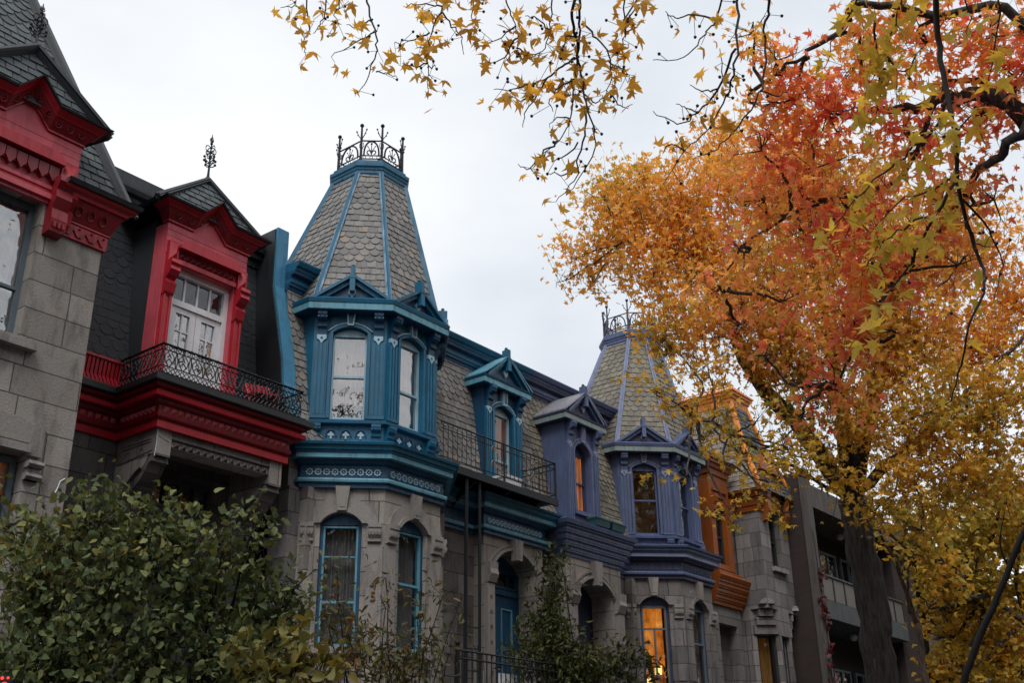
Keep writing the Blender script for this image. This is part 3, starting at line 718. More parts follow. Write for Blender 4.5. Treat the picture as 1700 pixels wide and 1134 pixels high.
m = MB(); m.box(df, -.55, .55, -.06, 0, 2.5, 2.62); m.box(df, -.55, -.5, -.06, 0, 2.62, 5.5); m.box(df, .5, .55, -.06, 0, 2.62, 5.5); m.box(df, -.12, -.05, -.06, .01, 2.62, 4.95); m.box(df, -.5, .5, -.06, .02, 4.95, 5.03); m.box(df, -.5, .5, -.06, -.02, 5.35, 5.6)
dr = m.build('door_frame', 'blue', bh)
m = MB(); m.box(df, -.05, .5, -.05, -.02, 2.62, 4.95)
for z0, z1 in ((2.8, 3.45), (3.6, 4.75)):
    m.cur = 1
    for (a0, a1, c0, c1) in ((.08, .1, z0, z1), (.33, .36, z0, z1), (.1, .33, z0, z0 + .025), (.1, .33, z1 - .025, z1)): m.box(df, a0, a1, -.02, .0, c0, c1)
    m.cur = 0
m.cur = 1
for (a0, a1, c0, c1) in ((-.5, -.48, 2.7, 3.75), (-.16, -.13, 2.7, 3.75), (-.48, -.16, 3.72, 3.75)): m.box(df, a0, a1, -.01, .012, c0, c1)
dl = m.build('door', ['blue', 'blue_light'], bh)
m = MB(); m.ball(df.P(.04, .02, 3.55), .03); m.build('door_knob', 'iron', dl)
window(bh, df, -.48, -.14, 3.8, 4.9, 4.9, -.01, 'blue', 'dark_room', mid=None); window(bh, df, -.48, .48, 5.05, 5.34, 5.34, -.02, 'blue', 'dark_room', mid=None, bars=[(-.1, -.08, 5.07, 5.32), (.25, .27, 5.07, 5.32)], name='transom')
lower_cornice(bh, [(11.9, D), (12.92, D), (12.92, PY), (14.43, PY), (14.43, D), (14.72, D)], PB, 5.74)
rosettes(bh, pf, -.7, .7, 5.955, 14, .043, .03, 'blue_pale')
MPB = [(10.72, 6.36), (10.92, 6.85), (11.02, 7.5), (11.2, 8.74)]
mansard(bh, 9.2, 14.72, MPB, 'slate')
top_cornice(bh, 9.2, 14.72, 11.2, 8.7, PB)
shell(bh, 9.2, 14.72, 11.2, 9.06)
vdormer(bh, 13.68, 10.85, .5, 6.38, 8.4, PB, (-.25, .25, 6.5, 7.95, 8.05), 0)
window(bh, FAC(13.68, 10.85), -.24, .24, 6.52, 7.93, 8.04, -.08, 'blue_pale', 'brown_room', 'glass', .42, fw=.028, cd=.04)
nf = ofr(CXB, CYB, 1.33)[0]
for ch_, zz in (('4', 4.42), ('5', 4.27)):
    cu_ = bpy.data.curves.new('house_number', 'FONT'); cu_.body = ch_; cu_.size = .17; cu_.extrude = .008; cu_.align_x = 'CENTER'
    tmp = bpy.data.objects.new('tmp', cu_); COL.objects.link(tmp); me_ = bpy.data.meshes.new_from_object(tmp.evaluated_get(bpy.context.evaluated_depsgraph_get())); bpy.data.objects.remove(tmp); bpy.data.curves.remove(cu_)
    me_.materials.clear(); me_.materials.append(M['brass']); o_ = link('house_number', me_, bh); X3, Y3, Z3 = nf.t, V((0, 0, 1)), nf.n
    o_.matrix_parent_inverse = Matrix.Translation(-bh.location); o_.matrix_basis = Matrix.Translation(nf.P(.44, .056, zz)) @ Matrix((X3, Y3, Z3)).transposed().to_4x4()
# balcony and fire escape
m = MB(); b0 = FAC(0, 0)
m.box(b0, 11.75, 14.3, -10.98, -10.22, 6.41, 6.45); m.box(b0, 11.75, 14.3, -10.25, -10.2, 6.36, 6.47)
for x in (12.3, 13.1, 13.9): m.prism(Fr((x, 0, 0), (1, 0)), [(10.22, 6.41), (10.85, 6.41), (10.85, 6.05), (10.8, 6.05)], 0, .04)
bal = m.build('balcony', 'iron', bh)
m = MB()
for zz, r in ((7.08, .014), (6.98, .008), (6.55, .009)): m.tube([(11.45, 10.23, zz), (14.27, 10.23, zz)], r, 5); m.tube([(14.27, 10.23, zz), (14.27, 10.9, zz)], r, 5)
x = 11.5
while x < 14.27:
    m.tube([(x, 10.23, 6.55), (x, 10.23, 7.06)], .0075, 4); x += .105
for y in (10.4, 10.55, 10.7, 10.85): m.tube([(14.27, y, 6.55), (14.27, y, 7.06)], .0075, 4)
for x in (12.45, 12.92, 14.27): m.tube([(x, 10.23, 6.42), (x, 10.23, 7.1)], .018, 5)
m.tube([(13.35, 10.23, 6.75), (14.25, 10.6, 7.05)], .012, 4)
m.build('railing', 'iron', bal); m = MB()
for cx_ in (12.68, 13.68):
    for zc_, s in ((6.93, 1), (6.7, 1)):
        for sx in (-1, 1):
            m.tube([V((cx_ + sx * (.03 + .045 * math.cos(w)), 10.22, zc_ + .05 * math.sin(w))) for w in [q * .6 - 1 for q in range(9)]], .009, 4)
m.build('rail_scrolls', 'rusty', bal)
m = MB()
m.tube([(12.06, 10.26, 6.4), (12.02, 10.26, 2.4)], .026, 8); m.tube([(12.36, 10.26, 6.4), (12.34, 10.26, 2.4)], .022, 8)
for k in range(6): m.tube([(12.03, 10.26, 2.7 + k * .3), (12.34, 10.26, 2.7 + k * .3)], .009, 5)
m.build('fire_escape_poles', 'iron', bh)
fw = MB(); fr = Fr((9.0, 0, 0), (1, 0))    # firewall between the red and the blue house
fw.prism(fr, [(10.74, 6.5), (10.93, 7.14), (10.98, 7.5), (11.28, 8.7), (11.3, 9.62), (12.4, 9.62), (12.4, 6.5)], 0, .2); fo = fw.build('firewall', 'black', bh)
fw = MB(); fw.extr([V((9.02, y, z)) for y, z in ((10.7, 6.5), (10.89, 7.14), (10.94, 7.5), (11.24, 8.7), (11.26, 9.64), (11.31, 9.64), (11.285, 8.7), (10.985, 7.5), (10.935, 7.14), (10.745, 6.5))], [V((9.225, y, z)) for y, z in ((10.7, 6.5), (10.89, 7.14), (10.94, 7.5), (11.24, 8.7), (11.26, 9.64), (11.31, 9.64), (11.285, 8.7), (10.985, 7.5), (10.935, 7.14), (10.745, 6.5))])
fw.build('firewall_facing', 'blue_strip', fo)

# ---- violet house ----------------------------------------------------
vh = thing('row_house', 'violet blue house with tan slate octagonal tower beside the orange house', 'house', (14.72, D, 0))
CXV, CYV = 18.5, 11.42
tower(vh, CXV, CYV, PV, dz=-.04, du=-.2, dt=-.24, wins={('low', 0): ('lit_room', 'glass', None, [(-.014, .014, 3.7, 4.82), (-.2, .2, 4.8, 4.83)], .3), ('low', 1): ('greycur', 'glass', .6), ('up', 0): ('dark_room', 'glass', .52), ('up', 1): ('dark_room', 'glass', .5)})
m = MB(); fr = FAC(0, D)
m.box(fr, 14.72, 15.0, -.35, 0, 0, 5.7); m.box(fr, 16.4, 17.25, -.35, 0, 0, 5.7); m.box(fr, 19.75, 20.05, -.35, 0, 0, 5.7); m.box(fr, 14.72, 20.05, -.35, -.04, 5.7, 6.4)
m.build('front_wall', 'stone_grey', vh)
qf = FAC(15.68, 10.5); m = MB()
wall_open(m, qf, -.83, .83, 0, 5.7, (-.52, .52, 2.55, 5.18, 5.42), -.42, 0); m.build('stone_portal', 'stone', vh)
m = MB(); archband(m, qf, -.52, .52, 5.18, 5.42, .05, 0, .06); archband(m, qf, -.6, .6, 5.22, 5.52, .04, 0, .03)
for s in (-1, 1):
    m.box(qf, min(s * .6, s * .8), max(s * .6, s * .8), 0, .06, 2.6, 4.9); m.prism_bc(qf, [(0, 5.25), (.12, 5.25), (.11, 5.12), (.13, 5.05), (.07, 4.92), (0, 4.9)], min(s * .58, s * .81), max(s * .58, s * .81))
    m.box(qf, min(s * .66, s * .74), max(s * .66, s * .74), .06, .075, 2.8, 4.7)
m.build('portal_surround', 'stone_plain', vh)
keystone(vh, qf, 0, 5.7, 5.3, .22, .14, 0, .12, 'stone_plain')
ef = FAC(15.68, 10.95); m = MB(); m.box(ef, -.54, .54, -.08, 0, 2.5, 5.4)
for a in (-.4, .06): m.cur = 1; m.box(ef, a, a + .34, 0, .02, 2.7, 3.4); m.box(ef, a, a + .34, 0, .02, 3.6, 4.6); m.cur = 0
m.build('door', ['vio_dark', 'vio_dark'], vh)
vp = [(14.72, D), (14.85, D), (14.85, 10.5), (16.51, 10.5), (16.51, D), (17.2, D)]
m = MB(); pr = [(-.1, 5.7)]
for k in range(5): pr += [(.02 + k * .04, 5.7 + k * .095), (.02 + k * .04, 5.755 + k * .095), (.05 + k * .04, 5.765 + k * .095), (.05 + k * .04, 5.795 + k * .095)]
pr += [(.24, 6.18), (.26, 6.25), (.2, 6.28), (-.1, 6.3)]
m.sweep(vp, pr); m.build('portal_cornice', 'vio', vh)
mansard(vh, 14.72, 20.05, [(10.74, 6.36), (10.92, 6.85), (11.02, 7.5), (11.2, 8.74)], 'slate_tan', row0=1)
m = MB(); m.box(FAC(0, 10.72), 14.72, 20.05, -.1, .02, 6.26, 6.37); m.build('roof_kerb', 'vio', vh)
top_cornice(vh, 14.72, 20.05, 11.2, 8.7, PV); shell(vh, 14.72, 20.05, 11.2, 9.06)
vdormer(vh, 15.53, 10.55, .5, 6.28, 8.2, PV, (-.25, .25, 6.55, 7.62, 7.8), 0, depth=1.0)
window(vh, FAC(15.53, 10.55), -.24, .24, 6.57, 7.62, 7.79, -.13, 'vio_dark', 'lit_orange', 'glass', .5, fw=.03, cd=.03)
m = MB(); m.box(FAC(15.53, 10.55), -.3, .3, 0, .06, 6.48, 6.55); m.build('window_sill', 'vio', vh)
# plants and lamp seen through the lit ground floor window
lf = ofr(CXV, CYV, 1.33)[0]
m = MB()
for k in range(9):
    a = -.12 + random.uniform(-.06, .1); t = random.uniform(-1, 1)
    p0 = lf.P(a * .4, -.2, 3.9); p1 = lf.P(a + t * .1, -.2, 4.3); p2 = lf.P(a + t * .24, -.18, 4.25 + random.uniform(-.1, .2))
    m.tube([p0, p1, p2], [.012, .016, .004], 4)
m.build('potted_palm', 'leaf_ever', vh, label='palm fronds behind the lit window')
m = MB(); m.box(lf, .02, .14, -.34, -.3, 4.05, 4.2); m.box(lf, -.2, -.02, -.36, -.33, 3.8, 3.98); m.build('table_lamp', 'lamp_glow', vh)
for i, xx in enumerate((15.72, 16.2)):
    m = MB(); f = FAC(xx, 10.36); m.extr([f.P(-.19, .07, 6.3), f.P(.19, .07, 6.3), f.P(.19, -.07, 6.3), f.P(-.19, -.07, 6.3)], [f.P(-.22, .1, 6.42), f.P(.22, .1, 6.42), f.P(.22, -.1, 6.42), f.P(-.22, -.1, 6.42)])
    t = thing('planter', ['teal planter box on the violet cornice, nearer the blue house', 'teal planter box on the violet cornice, nearer the violet tower'][i], 'planter', (xx, 10.36, 6.3), 'planters on the violet cornice')
    m.build('box', 'copper', t)
    m = MB(); m.box(f, -.235, -.2, -.11, .11, 6.42, 6.445); m.box(f, .2, .235, -.11, .11, 6.42, 6.445); m.box(f, -.2, .2, .08, .11, 6.42, 6.445); m.box(f, -.2, .2, -.11, -.08, 6.42, 6.445); m.build('rim', 'copper', t)
    m = MB(); m.box(f, -.2, .2, -.08, .08, 6.40, 6.428); m.build('potting_soil', 'soil', t)
wb = thing('storage_box', 'white box standing on the iron balcony of the blue house', 'box', (13.28, 10.5, 6.45))
m = MB(); f = FAC(13.28, 10.45); m.box(f, -.2, .2, -.12, .12, 6.45, 6.62); m.build('bin', 'white', wb)
m = MB(); m.box(f, -.215, .215, -.135, .135, 6.62, 6.66); m.build('lid', 'white', wb)

# ------------------------------------------------------------------ red house, grey-stone house, orange house, flats
def zigzag(house, fr, hw, zl, dip, pk, zlow, zup, b1, flare=.2, mats=('red_dark', 'red', 'black'), rows=True):
    # peaked cornice: a straight shoulder each side and a small gable in the middle
    xs = [-hw, -dip, 0, dip, hw]; lo = [zl, zl, pk, zl, zl]
    def band(o_in, o_out, d0, d1, wx0, wx1):
        m = MB()
        for i in range(4):
            def pt(k, up):
                dd = (d1 if up else d0) * .74; x = xs[k] + (math.copysign(wx1 if up else wx0, xs[k]) if k in (0, 4) else 0)
                return x, lo[k] + dd
            (x0, z0), (x1, z1), (x2, z2), (x3, z3) = pt(i, 0), pt(i + 1, 0), pt(i + 1, 1), pt(i, 1)
            m.extr([fr.P(x0, -.1, z0), fr.P(x1, -.1, z1), fr.P(x2, -.1, z2), fr.P(x3, -.1, z3)], [fr.P(x0, o_in, z0), fr.P(x1, o_in, z1), fr.P(x2, o_out, z2), fr.P(x3, o_out, z3)])
        return m
    o = band(.03, .03, 0, .035, .02, .02).build('gable_moulding', mats[1], house)
    band(.035, flare * .6, .035, .2, .02, flare * .5).build('gable_frieze', mats[0], o)
    band(flare * .66, flare * .72, .2, .225, flare * .55, flare * .55).build('gable_string', mats[1], o)
    band(flare * .7, flare, .225, .28, flare * .6, flare * .9).build('gable_cornice', mats[1], o)
    band(flare + .03, flare + .04, .28, .31, flare, flare + .02).build('gable_edge', mats[2], o)
    # carved rings along the frieze
    r = MB()
    for i in range(4):
        L_ = math.hypot(xs[i + 1] - xs[i], lo[i + 1] - lo[i]); k = max(1, int(L_ / .13))
        for q in range(k):
            f = (q + .5) / k; x = xs[i] + (xs[i + 1] - xs[i]) * f; z = lo[i] + (lo[i + 1] - lo[i]) * f + .087; bb = .035 + (flare * .6 - .035) * .5 + .006
            pts = [fr.P(x + .034 * math.cos(w), bb + .034 * math.sin(w) * .45, z + .034 * math.sin(w)) for w in [j * math.pi / 4 for j in range(9)]]
            r.tube(pts, .009, 4, cap=False); r.ball(fr.P(x, bb, z), .012, 5)
    r.build('carved_rings', 'red_dark', o)
    return o

def pyramids(m, fr, a0, a1, z, n, s, b):
    for i in range(n):
        c = a0 + (a1 - a0) * (i + .5) / n
        m.add([fr.P(c - s, b, z - s), fr.P(c + s, b, z - s), fr.P(c + s, b, z + s), fr.P(c - s, b, z + s), fr.P(c, b + s * 1.1, z)], [(0, 1, 4), (1, 2, 4), (2, 3, 4), (3, 0, 4), (3, 2, 1, 0)])

def red_dormer(house, x, y, hw, z0, ztop, dip, pk, win, mats, depth, roofslate, apex, roofback, hood, con=(.0, 1.), boards='pink_red'):
    fr = FAC(x, y); b = MB()
    wall_open(b, fr, -hw, hw, z0, ztop, win, -.25, 0)
    b.prism(fr, [(-dip, ztop), (dip, ztop), (0, pk)], -.25, 0)
    for k in range(int((pk - win[4]) / .085)):
        zz = win[4] + .1 + k * .085
        if zz < ztop - .02: b.box(fr, -hw, hw, 0, .006, zz, zz + .079)
    b.build('dormer', boards, house)
    c = MB()
    for s in (-1, 1): c.box(fr, min(s * hw, s * (hw - .08)), max(s * hw, s * (hw - .08)), -depth, -.25, z0, ztop + .1)
    c.build('dormer_cheek', 'shingle', house)
    zigzag(house, fr, hw, ztop, dip, pk, 0, 0, 0)
    # hood over the window with hanging diamonds, carved consoles each side
    w0, w1, h0, hs, ht = win; m = MB()
    hz = hood; m.prism(fr, [(w0 + .06, hz), (w1 - .06, hz), (w1 + .03, hz - .09), (w1 + .03, hz - .13), (w0 - .03, hz - .13), (w0 - .03, hz - .09)], 0, .12)
    m.box(fr, w0, w1, 0, .045, ht + .0, ht + .06); h = m.build('window_hood', mats[1], house)
    m = MB(); pyramids(m, fr, w0 + .02, w1 - .02, (hz - .13 + ht + .06) / 2, max(6, int((w1 - w0) / .085)), .038, .012); m.build('hood_dentils', mats[0], h)
    for s in (-1, 1):
        e = (hw + (w1 if s > 0 else -w0)) / 2; wd = max(.1, (hw - abs(w1)) * .8)
        m = MB(); m.box(fr, s * e - wd / 2, s * e + wd / 2, 0, .06, hz - .34, hz - .05)
        m.add([fr.P(s * e - wd * .4, .06, hz - .32), fr.P(s * e + wd * .4, .06, hz - .32), fr.P(s * e + wd * .4, .06, hz - .08), fr.P(s * e - wd * .4, .06, hz - .08), fr.P(s * e, .12, hz - .24)], [(0, 1, 4), (1, 2, 4), (2, 3, 4), (3, 0, 4), (3, 2, 1, 0)])
        zt = hz - .34
        m.prism_bc(fr, [(0, zt), (.15, zt), (.16, zt - .05), (.13, zt - .08), (.15, zt - .14), (.1, zt - .2), (.05, zt - .24), (.09, zt - .3), (.06, zt - .42), (0, zt - .5)], s * e - wd / 2, s * e + wd / 2)
        for q in (-.3, .3): m.box(fr, s * e + wd * (q - .1), s * e + wd * (q + .1), 0, .04, z0, zt - .45)
        m.box(fr, s * e - wd / 2, s * e + wd / 2, 0, .025, z0, zt - .45)
        m.build('console', mats[1], house)
    # hipped slate roof
    if apex:
        e = hw + .24; zb = ztop + .225; A = V((x, y + apex[0], apex[1])); yb = y + roofback
        L1, R1 = V((x - e, y - .06, zb)), V((x + e, y - .06, zb)); L0, R0 = V((x - e, yb, zb)), V((x + e, yb, zb)); Ab = V((x, yb + .4, apex[1]))
        m = MB(); slates(m, L1, R1, A + V((.01, 0, 0)), A - V((.01, 0, 0)), .1, .18, bands=(0, 9), kinds=('r', 'r'), nrm=(0, -1, .5))
        m.quad(L0, L1, A, Ab); m.quad(R1, R0, Ab, A)
        ro = m.build('dormer_roof', roofslate, house)
        q = MB()
        for (p, a_) in ((L1, A), (R1, A)): q.tube([p, a_], [.06, .05], 4); q.tube([p + V((0, -.02, .03)), a_ + V((0, -.02, .03))], .028, 5)
        q.tube([A, Ab], .05, 4); q.tube([L1, L0], .03, 4); q.build('ridge_roll', 'lead', ro)
        return A
def finial(house, p, h, mat='iron'):
    m = MB(); p = V(p); U = V((0, 0, 1)); X = V((1, 0, 0)); Y = V((0, 1, 0))
    m.lathe(p - U * .05, [(.06, 0), (.045, .06), (.02, .1), (.016, .16)], 8); m.tube([p + U * .1, p + U * h], [.016, .006], 6)
    for k, d in enumerate((X, Y)):
        for s in (-1, 1):
            for zz in (.28, .36): m.tube([p + U * h * zz, p + U * h * (zz + .04) + d * s * .06, p + U * h * (zz + .09) + d * s * .085], .008, 4); m.ball(p + U * h * (zz + .1) + d * s * .09, .02, 5)
            m.tube([p + U * (h * .66) + d * s * (.045 + .042 * math.cos(w)) + U * .05 * math.sin(w) for w in [q * .75 for q in range(9)]], .008, 4)
            m.tube([p + U * (h * .56) + d * s * (.04 + .036 * math.cos(w)) + U * .04 * math.sin(w) for w in [q * .75 for q in range(9)]], .008, 4)
            m.tube([p + U * h * .82, p + U * h * .87 + d * s * .03, p + U * h * .93 + d * s * .015], .007, 4)
    m.ball(p + U * h * .48, .026, 6); m.ball(p + U * h * .8, .022, 6)
    return m.build('finial', mat, house)

rh = thing('row_house', 'red trimmed house with charcoal mansard and black iron balcony', 'house', (7.6, 11.35, 0))
m = MB(); fr = FAC(0, 11.35); m.box(fr, 5.5, 9.0, -.35, 0, 0, 6.4); m.build('front_wall', 'stone_dark', rh)
# cantilevered stone porch
pc = FAC(7.9, 10.57)
m = MB(); xl, xr = 6.97, 8.82
side = [(10.57, 5.88), (11.34, 5.88), (11.34, 4.9), (11.25, 4.92), (11.2, 5.15), (11.1, 5.3), (10.95, 5.42), (10.84, 5.47), (10.8, 5.44), (10.74, 5.5), (10.7, 5.6), (10.57, 5.57)]
for x0, x1 in ((xl, xl + .2), (xr - .2, xr)): m.extr([V((x0, y, z)) for y, z in side], [V((x1, y, z)) for y, z in side])
m.box(pc, -.73, .72, -.25, -.02, 5.7, 5.88); m.box(pc, -.93, .92, -.77, 0.0, 5.88, 5.9); m.build('stone_canopy', 'stone', rh)
m = MB(); m.box(FAC(7.9, 10.8), -.73, .72, -.54, 0, 5.82, 5.87); m.build('canopy_ceiling', 'stone_dark', rh)
m = MB(); m.box(pc, -.73, .72, -.02, .0, 5.685, 5.70); m.box(pc, -.73, .72, -.02, .012, 5.79, 5.80); pyramids(m, pc, -.7, .7, 5.74, 14, .04, -.02); m.build('canopy_dentils', 'stone_dark', rh)
for x0 in (xl - .012, xr - .212):
    m = MB(); pts = [(10.62, 5.57), (10.68, 5.54), (10.8, 5.38), (10.93, 5.32), (11.06, 5.22), (11.15, 5.06), (11.18, 4.85), (11.34, 4.85), (11.34, 4.75), (11.12, 4.75), (11.1, 4.95), (11.02, 5.12), (10.9, 5.24), (10.8, 5.3), (10.72, 5.38), (10.66, 5.48), (10.6, 5.5)]
    m.extr([V((x0, y, z)) for y, z in pts], [V((x0 + .224, y, z)) for y, z in pts]); m.build('scroll_bracket', 'stone_dark', rh)
m = MB()
for k in range(2): m.box(Fr((xl, 10.95, 0), (-1, 0)), -.28, .28, 0, .008, 5.77 - k * .035, 5.776 - k * .035)
for cx_ in (-.12, .16): m.tube([V((xl - .004, 10.95 + cx_ + .05 * math.cos(t), 5.63 + .06 * math.sin(t))) for t in [q * math.pi / 6 for q in range(11)]], .005, 4)
m.tube([(xl - .004, 10.62, 5.63), (xl - .004, 11.3, 5.57)], .004, 4); m.build('incised_ornament', 'stone_dark', rh)
m = MB(); ff = FAC(7.87, 11.3); m.box(ff, -.45, .45, -.03, .02, 5.52, 5.58); m.box(ff, -.45, .45, -.03, .02, 5.2, 5.25)
for a in (-.45, -.24, -.04, .18, .39): m.box(ff, a, a + .03, -.03, .02, 5.25, 5.52)
tw = m.build('transom', 'frame_dark', rh); m = MB(); m.box(ff, -.43, .43, -.03, -.02, 5.25, 5.52); m.build('pane', 'glass', tw)
m = MB(); m.box(ff, -.45, .45, -.03, .01, 2.5, 5.2); m.build('door', 'frame_dark', rh)
for nm_, pts in (('stone', [(108, 795), (99.7, 800), (96, 810), (89, 823)]), ):
    m = MB(); q = []
    for u, v in pts:
        d = at(u, v, 1) - EYE; q.append(EYE + d * (9.995 / d.y))
    m.tube(q, .006, 4); MORTAR = m
for pts, yy in (([(262, 712), (260, 735), (256, 757)], 10.565), ([(264, 722), (272, 728), (282, 734)], 10.565)):
    m = MB(); q = []
    for u, v in pts:
        d = at(u, v, 1) - EYE; q.append(EYE + d * (yy / d.y))
    m.tube(q, .005, 4); m.build('mortar_repair', 'white', rh)
# red cornice, wall then porch
cp = [(5.6, 11.35), (6.95, 11.35), (6.95, 10.55), (8.84, 10.55), (8.84, 11.2)]
for nm, mt, pr in (('porch_architrave', 'red', [(-.05, 5.88), (.03, 5.88), (.03, 5.96), (.045, 5.97), (-.05, 5.99)]),
                   ('porch_frieze', 'red_dark', [(-.05, 5.99), (.03, 5.99), (.05, 6.01), (.055, 6.05), (.035, 6.06), (.035, 6.15), (.06, 6.16), (.1, 6.19), (-.05, 6.2)]),
                   ('porch_string', 'red', [(-.05, 6.205), (.17, 6.205), (.18, 6.255), (-.05, 6.255)]),
                   ('porch_cornice', 'red_dark', [(-.05, 6.255), (.13, 6.255), (.135, 6.3), (.18, 6.31), (.195, 6.345), (-.05, 6.35)]),
                   ('porch_edge', 'black', [(-.05, 6.35), (.235, 6.35), (.25, 6.36), (.25, 6.43), (.2, 6.455), (-.3, 6.465), (-.3, 6.35)])):
    m = MB(); m.sweep(cp, pr); m.build(nm, mt, rh)
m = MB(); pyramids(m, FAC(0, 10.55), 6.98, 8.82, 6.105, 19, .037, .035); m.build('porch_dentils', 'pink_red', rh); m = MB(); pyramids(m, Fr((6.95, 0, 0), (-1, 0)), -11.25, -10.58, 6.105, 8, .037, .035); m.build('porch_dentils', 'pink_red', rh); m = MB(); pyramids(m, FAC(0, 11.35), 5.7, 6.9, 6.105, 12, .037, .035); m.build('porch_dentils', 'pink_red', rh)
m = MB(); m.box(FAC(0, 0), 6.9, 9.0, -11.6, -10.45, 6.44, 6.47); m.build('balcony_floor', 'lead', rh)
# flared red fluting at the foot of the mansard
m = MB()
n = 26
for i in range(n):
    x0 = 5.6 + (6.98 - 5.6) * i / n; x1 = x0 + .036
    m.extr([V((x0, y, z)) for y, z in ((11.2, 6.47), (11.24, 6.47), (11.36, 6.6), (11.36, 6.8), (11.27, 6.8), (11.29, 6.6))], [V((x1, y, z)) for y, z in ((11.2, 6.47), (11.24, 6.47), (11.36, 6.6), (11.36, 6.8), (11.27, 6.8), (11.29, 6.6))])
m.box(FAC(0, 0), 5.6, 6.98, -11.4, -11.335, 6.45, 6.82); m.box(FAC(0, 0), 5.6, 6.98, -11.24, -11.17, 6.45, 6.48); m.box(FAC(0, 0), 5.6, 6.98, -11.38, -11.25, 6.8, 6.83)
m.build('fluted_skirt', 'red', rh)
mansard(rh, 5.5, 9.02, [(11.33, 6.55), (11.45, 7.2), (11.56, 8.0), (11.68, 9.15)], 'shingle', .18, .12, row0=6, th=.45)
m = MB(); p = [(5.3, 11.68), (9.02, 11.68)]; m.sweep(p, [(-.2, 9.1), (.04, 9.1), (.05, 9.16), (.12, 9.18), (.13, 9.24), (.2, 9.26), (.22, 9.32), (.22, 9.36), (.08, 9.37), (.06, 9.62), (-.2, 9.62)])
k = 5.4
while k < 9.0: m.prism(FAC(0, 11.68), [(k + .035 * math.cos(t), 9.1 + .035 * math.sin(t)) for t in [math.pi + q * math.pi / 6 for q in range(7)]], .0, .05); k += .075
m.build('eaves_cornice', 'black', rh)
m = MB(); m.box(FAC(0, 0), 5.3, 9.02, -19, -11.7, 9.5, 9.6); m.build('flat_roof', 'lead', rh)
m = MB(); m.box(FAC(0, 0), 3.0, 9.0, -19, -12.6, 0, 9.5); m.build('rear_wall', 'brick', rh)
A = red_dormer(rh, 7.62, 10.9, .63, 6.45, 8.72, .25, 8.97, (-.45, .45, 6.46, 8.18, 8.18), ('red_dark', 'red'), .85, 'slate_dark', (.18, 9.68), .9, 8.5)
finial(rh, A + V((0, 0, .02)), .72)
wf = FAC(7.62, 10.9); m = MB(); B_ = -.12
for (a0, a1, c0, c1) in ((-.45, -.38, 6.46, 8.18), (.38, .45, 6.46, 8.18), (-.38, .38, 8.1, 8.18), (-.38, .38, 7.68, 7.76), (-.38, .38, 6.46, 6.52)): m.box(wf, a0, a1, B_ - .06, B_ + .04, c0, c1)
for a in (-.2, 0, .19): m.box(wf, a - .012, a + .012, B_ - .03, B_, 7.76, 8.1)
fd = m.build('door_frame', 'white', rh)
m = MB(); m.box(wf, -.38, .38, B_ - .02, B_ - .015, 7.76, 8.1); m.build('transom_pane', 'glass', fd)
for s in (-1, 1):
    m = MB(); a0, a1 = (-.38, -.004) if s < 0 else (.004, .38); g0, g1 = a0 + .085, a1 - .085
    for (p0, p1, c0, c1) in ((a0, g0, 6.52, 7.68), (g1, a1, 6.52, 7.68), (g0, g1, 7.6, 7.68), (g0, g1, 6.52, 6.9)): m.box(wf, p0, p1, B_ - .03, B_ + .015, c0, c1)
    c = (g0 + g1) / 2; m.box(wf, c - .01, c + .01, B_ - .02, B_ + .005, 6.9, 7.6)
    for zz in (7.14, 7.37): m.box(wf, g0, g1, B_ - .02, B_ + .004, zz - .009, zz + .009)
    d_ = m.build('french_door', 'white', rh); m = MB(); m.box(wf, g0, g1, B_ - .016, B_ - .012, 6.9, 7.6); m.build('pane', 'glass_sky', d_)
m = MB(); nn = 40
for i in range(nn):
    x0, x1 = -.45 + .9 * i / nn, -.45 + .9 * (i + 1) / nn; y0, y1 = B_ - .12 + .02 * math.sin(i * 1.7), B_ - .12 + .02 * math.sin(i * 1.7 + 1.7)
    m.quad(wf.P(x0, y0, 6.5), wf.P(x1, y1, 6.5), wf.P(x1, y1, 8.2), wf.P(x0, y0, 8.2))
m.build('room_shade', 'dark_room', fd)  # rippled sheet, its dark colour stands for the shade inside
# cast iron balcony railing
def lace(m, p0, p1, h):
    p0, p1 = V(p0), V(p1); d = p1 - p0; l = d.length; t = d.normalized(); U = V((0, 0, 1)); r = .0085
    for zz, rr in ((.02, .012), (.11, .008), (h - .07, .008), (h, .014)): m.tube([p0 + U * zz, p1 + U * zz], rr, 5)
    k = max(1, round(l / .2)); w = l / k
    def P(x, z): return p0 + t * x + U * z
    for i in range(k):
        c = (i + .5) * w; zz = (.11 + h - .07) / 2; hh = (h - .18) / 2
        for s in (-1, 1):
            m.tube([P(c + s * w * .06, .12), P(c + s * w * .3, zz - hh * .3), P(c + s * w * .34, zz + hh * .3), P(c + s * w * .12, zz + hh * .85), P(c + s * w * .02, zz + hh * .4), P(c + s * w * .14, zz + hh * .1)], r, 4)
            m.tube([P(c + s * w * .48, .11), P(c + s * w * .4, zz), P(c + s * w * .48, h - .07)], r, 4)
            m.tube([P(c + s * w * .25, zz - hh * .6), P(c + s * w * .1, zz - hh * .2), P(c, zz)], r, 4)
        for q in range(3):
            x = i * w + w * (q + .5) / 3
            m.tube([P(x + .028 * math.cos(a), .065 + .03 * math.sin(a)) for a in [j * math.pi / 3 for j in range(7)]], .007, 4)
            m.tube([P(x + .022 * math.cos(a), h - .035 + .022 * math.sin(a)) for a in [j * math.pi / 3 for j in range(7)]], .006, 4)
    for i in range(k + 1): m.ball(P(min(l, i * w), h), .02, 5)
RZ = 6.47
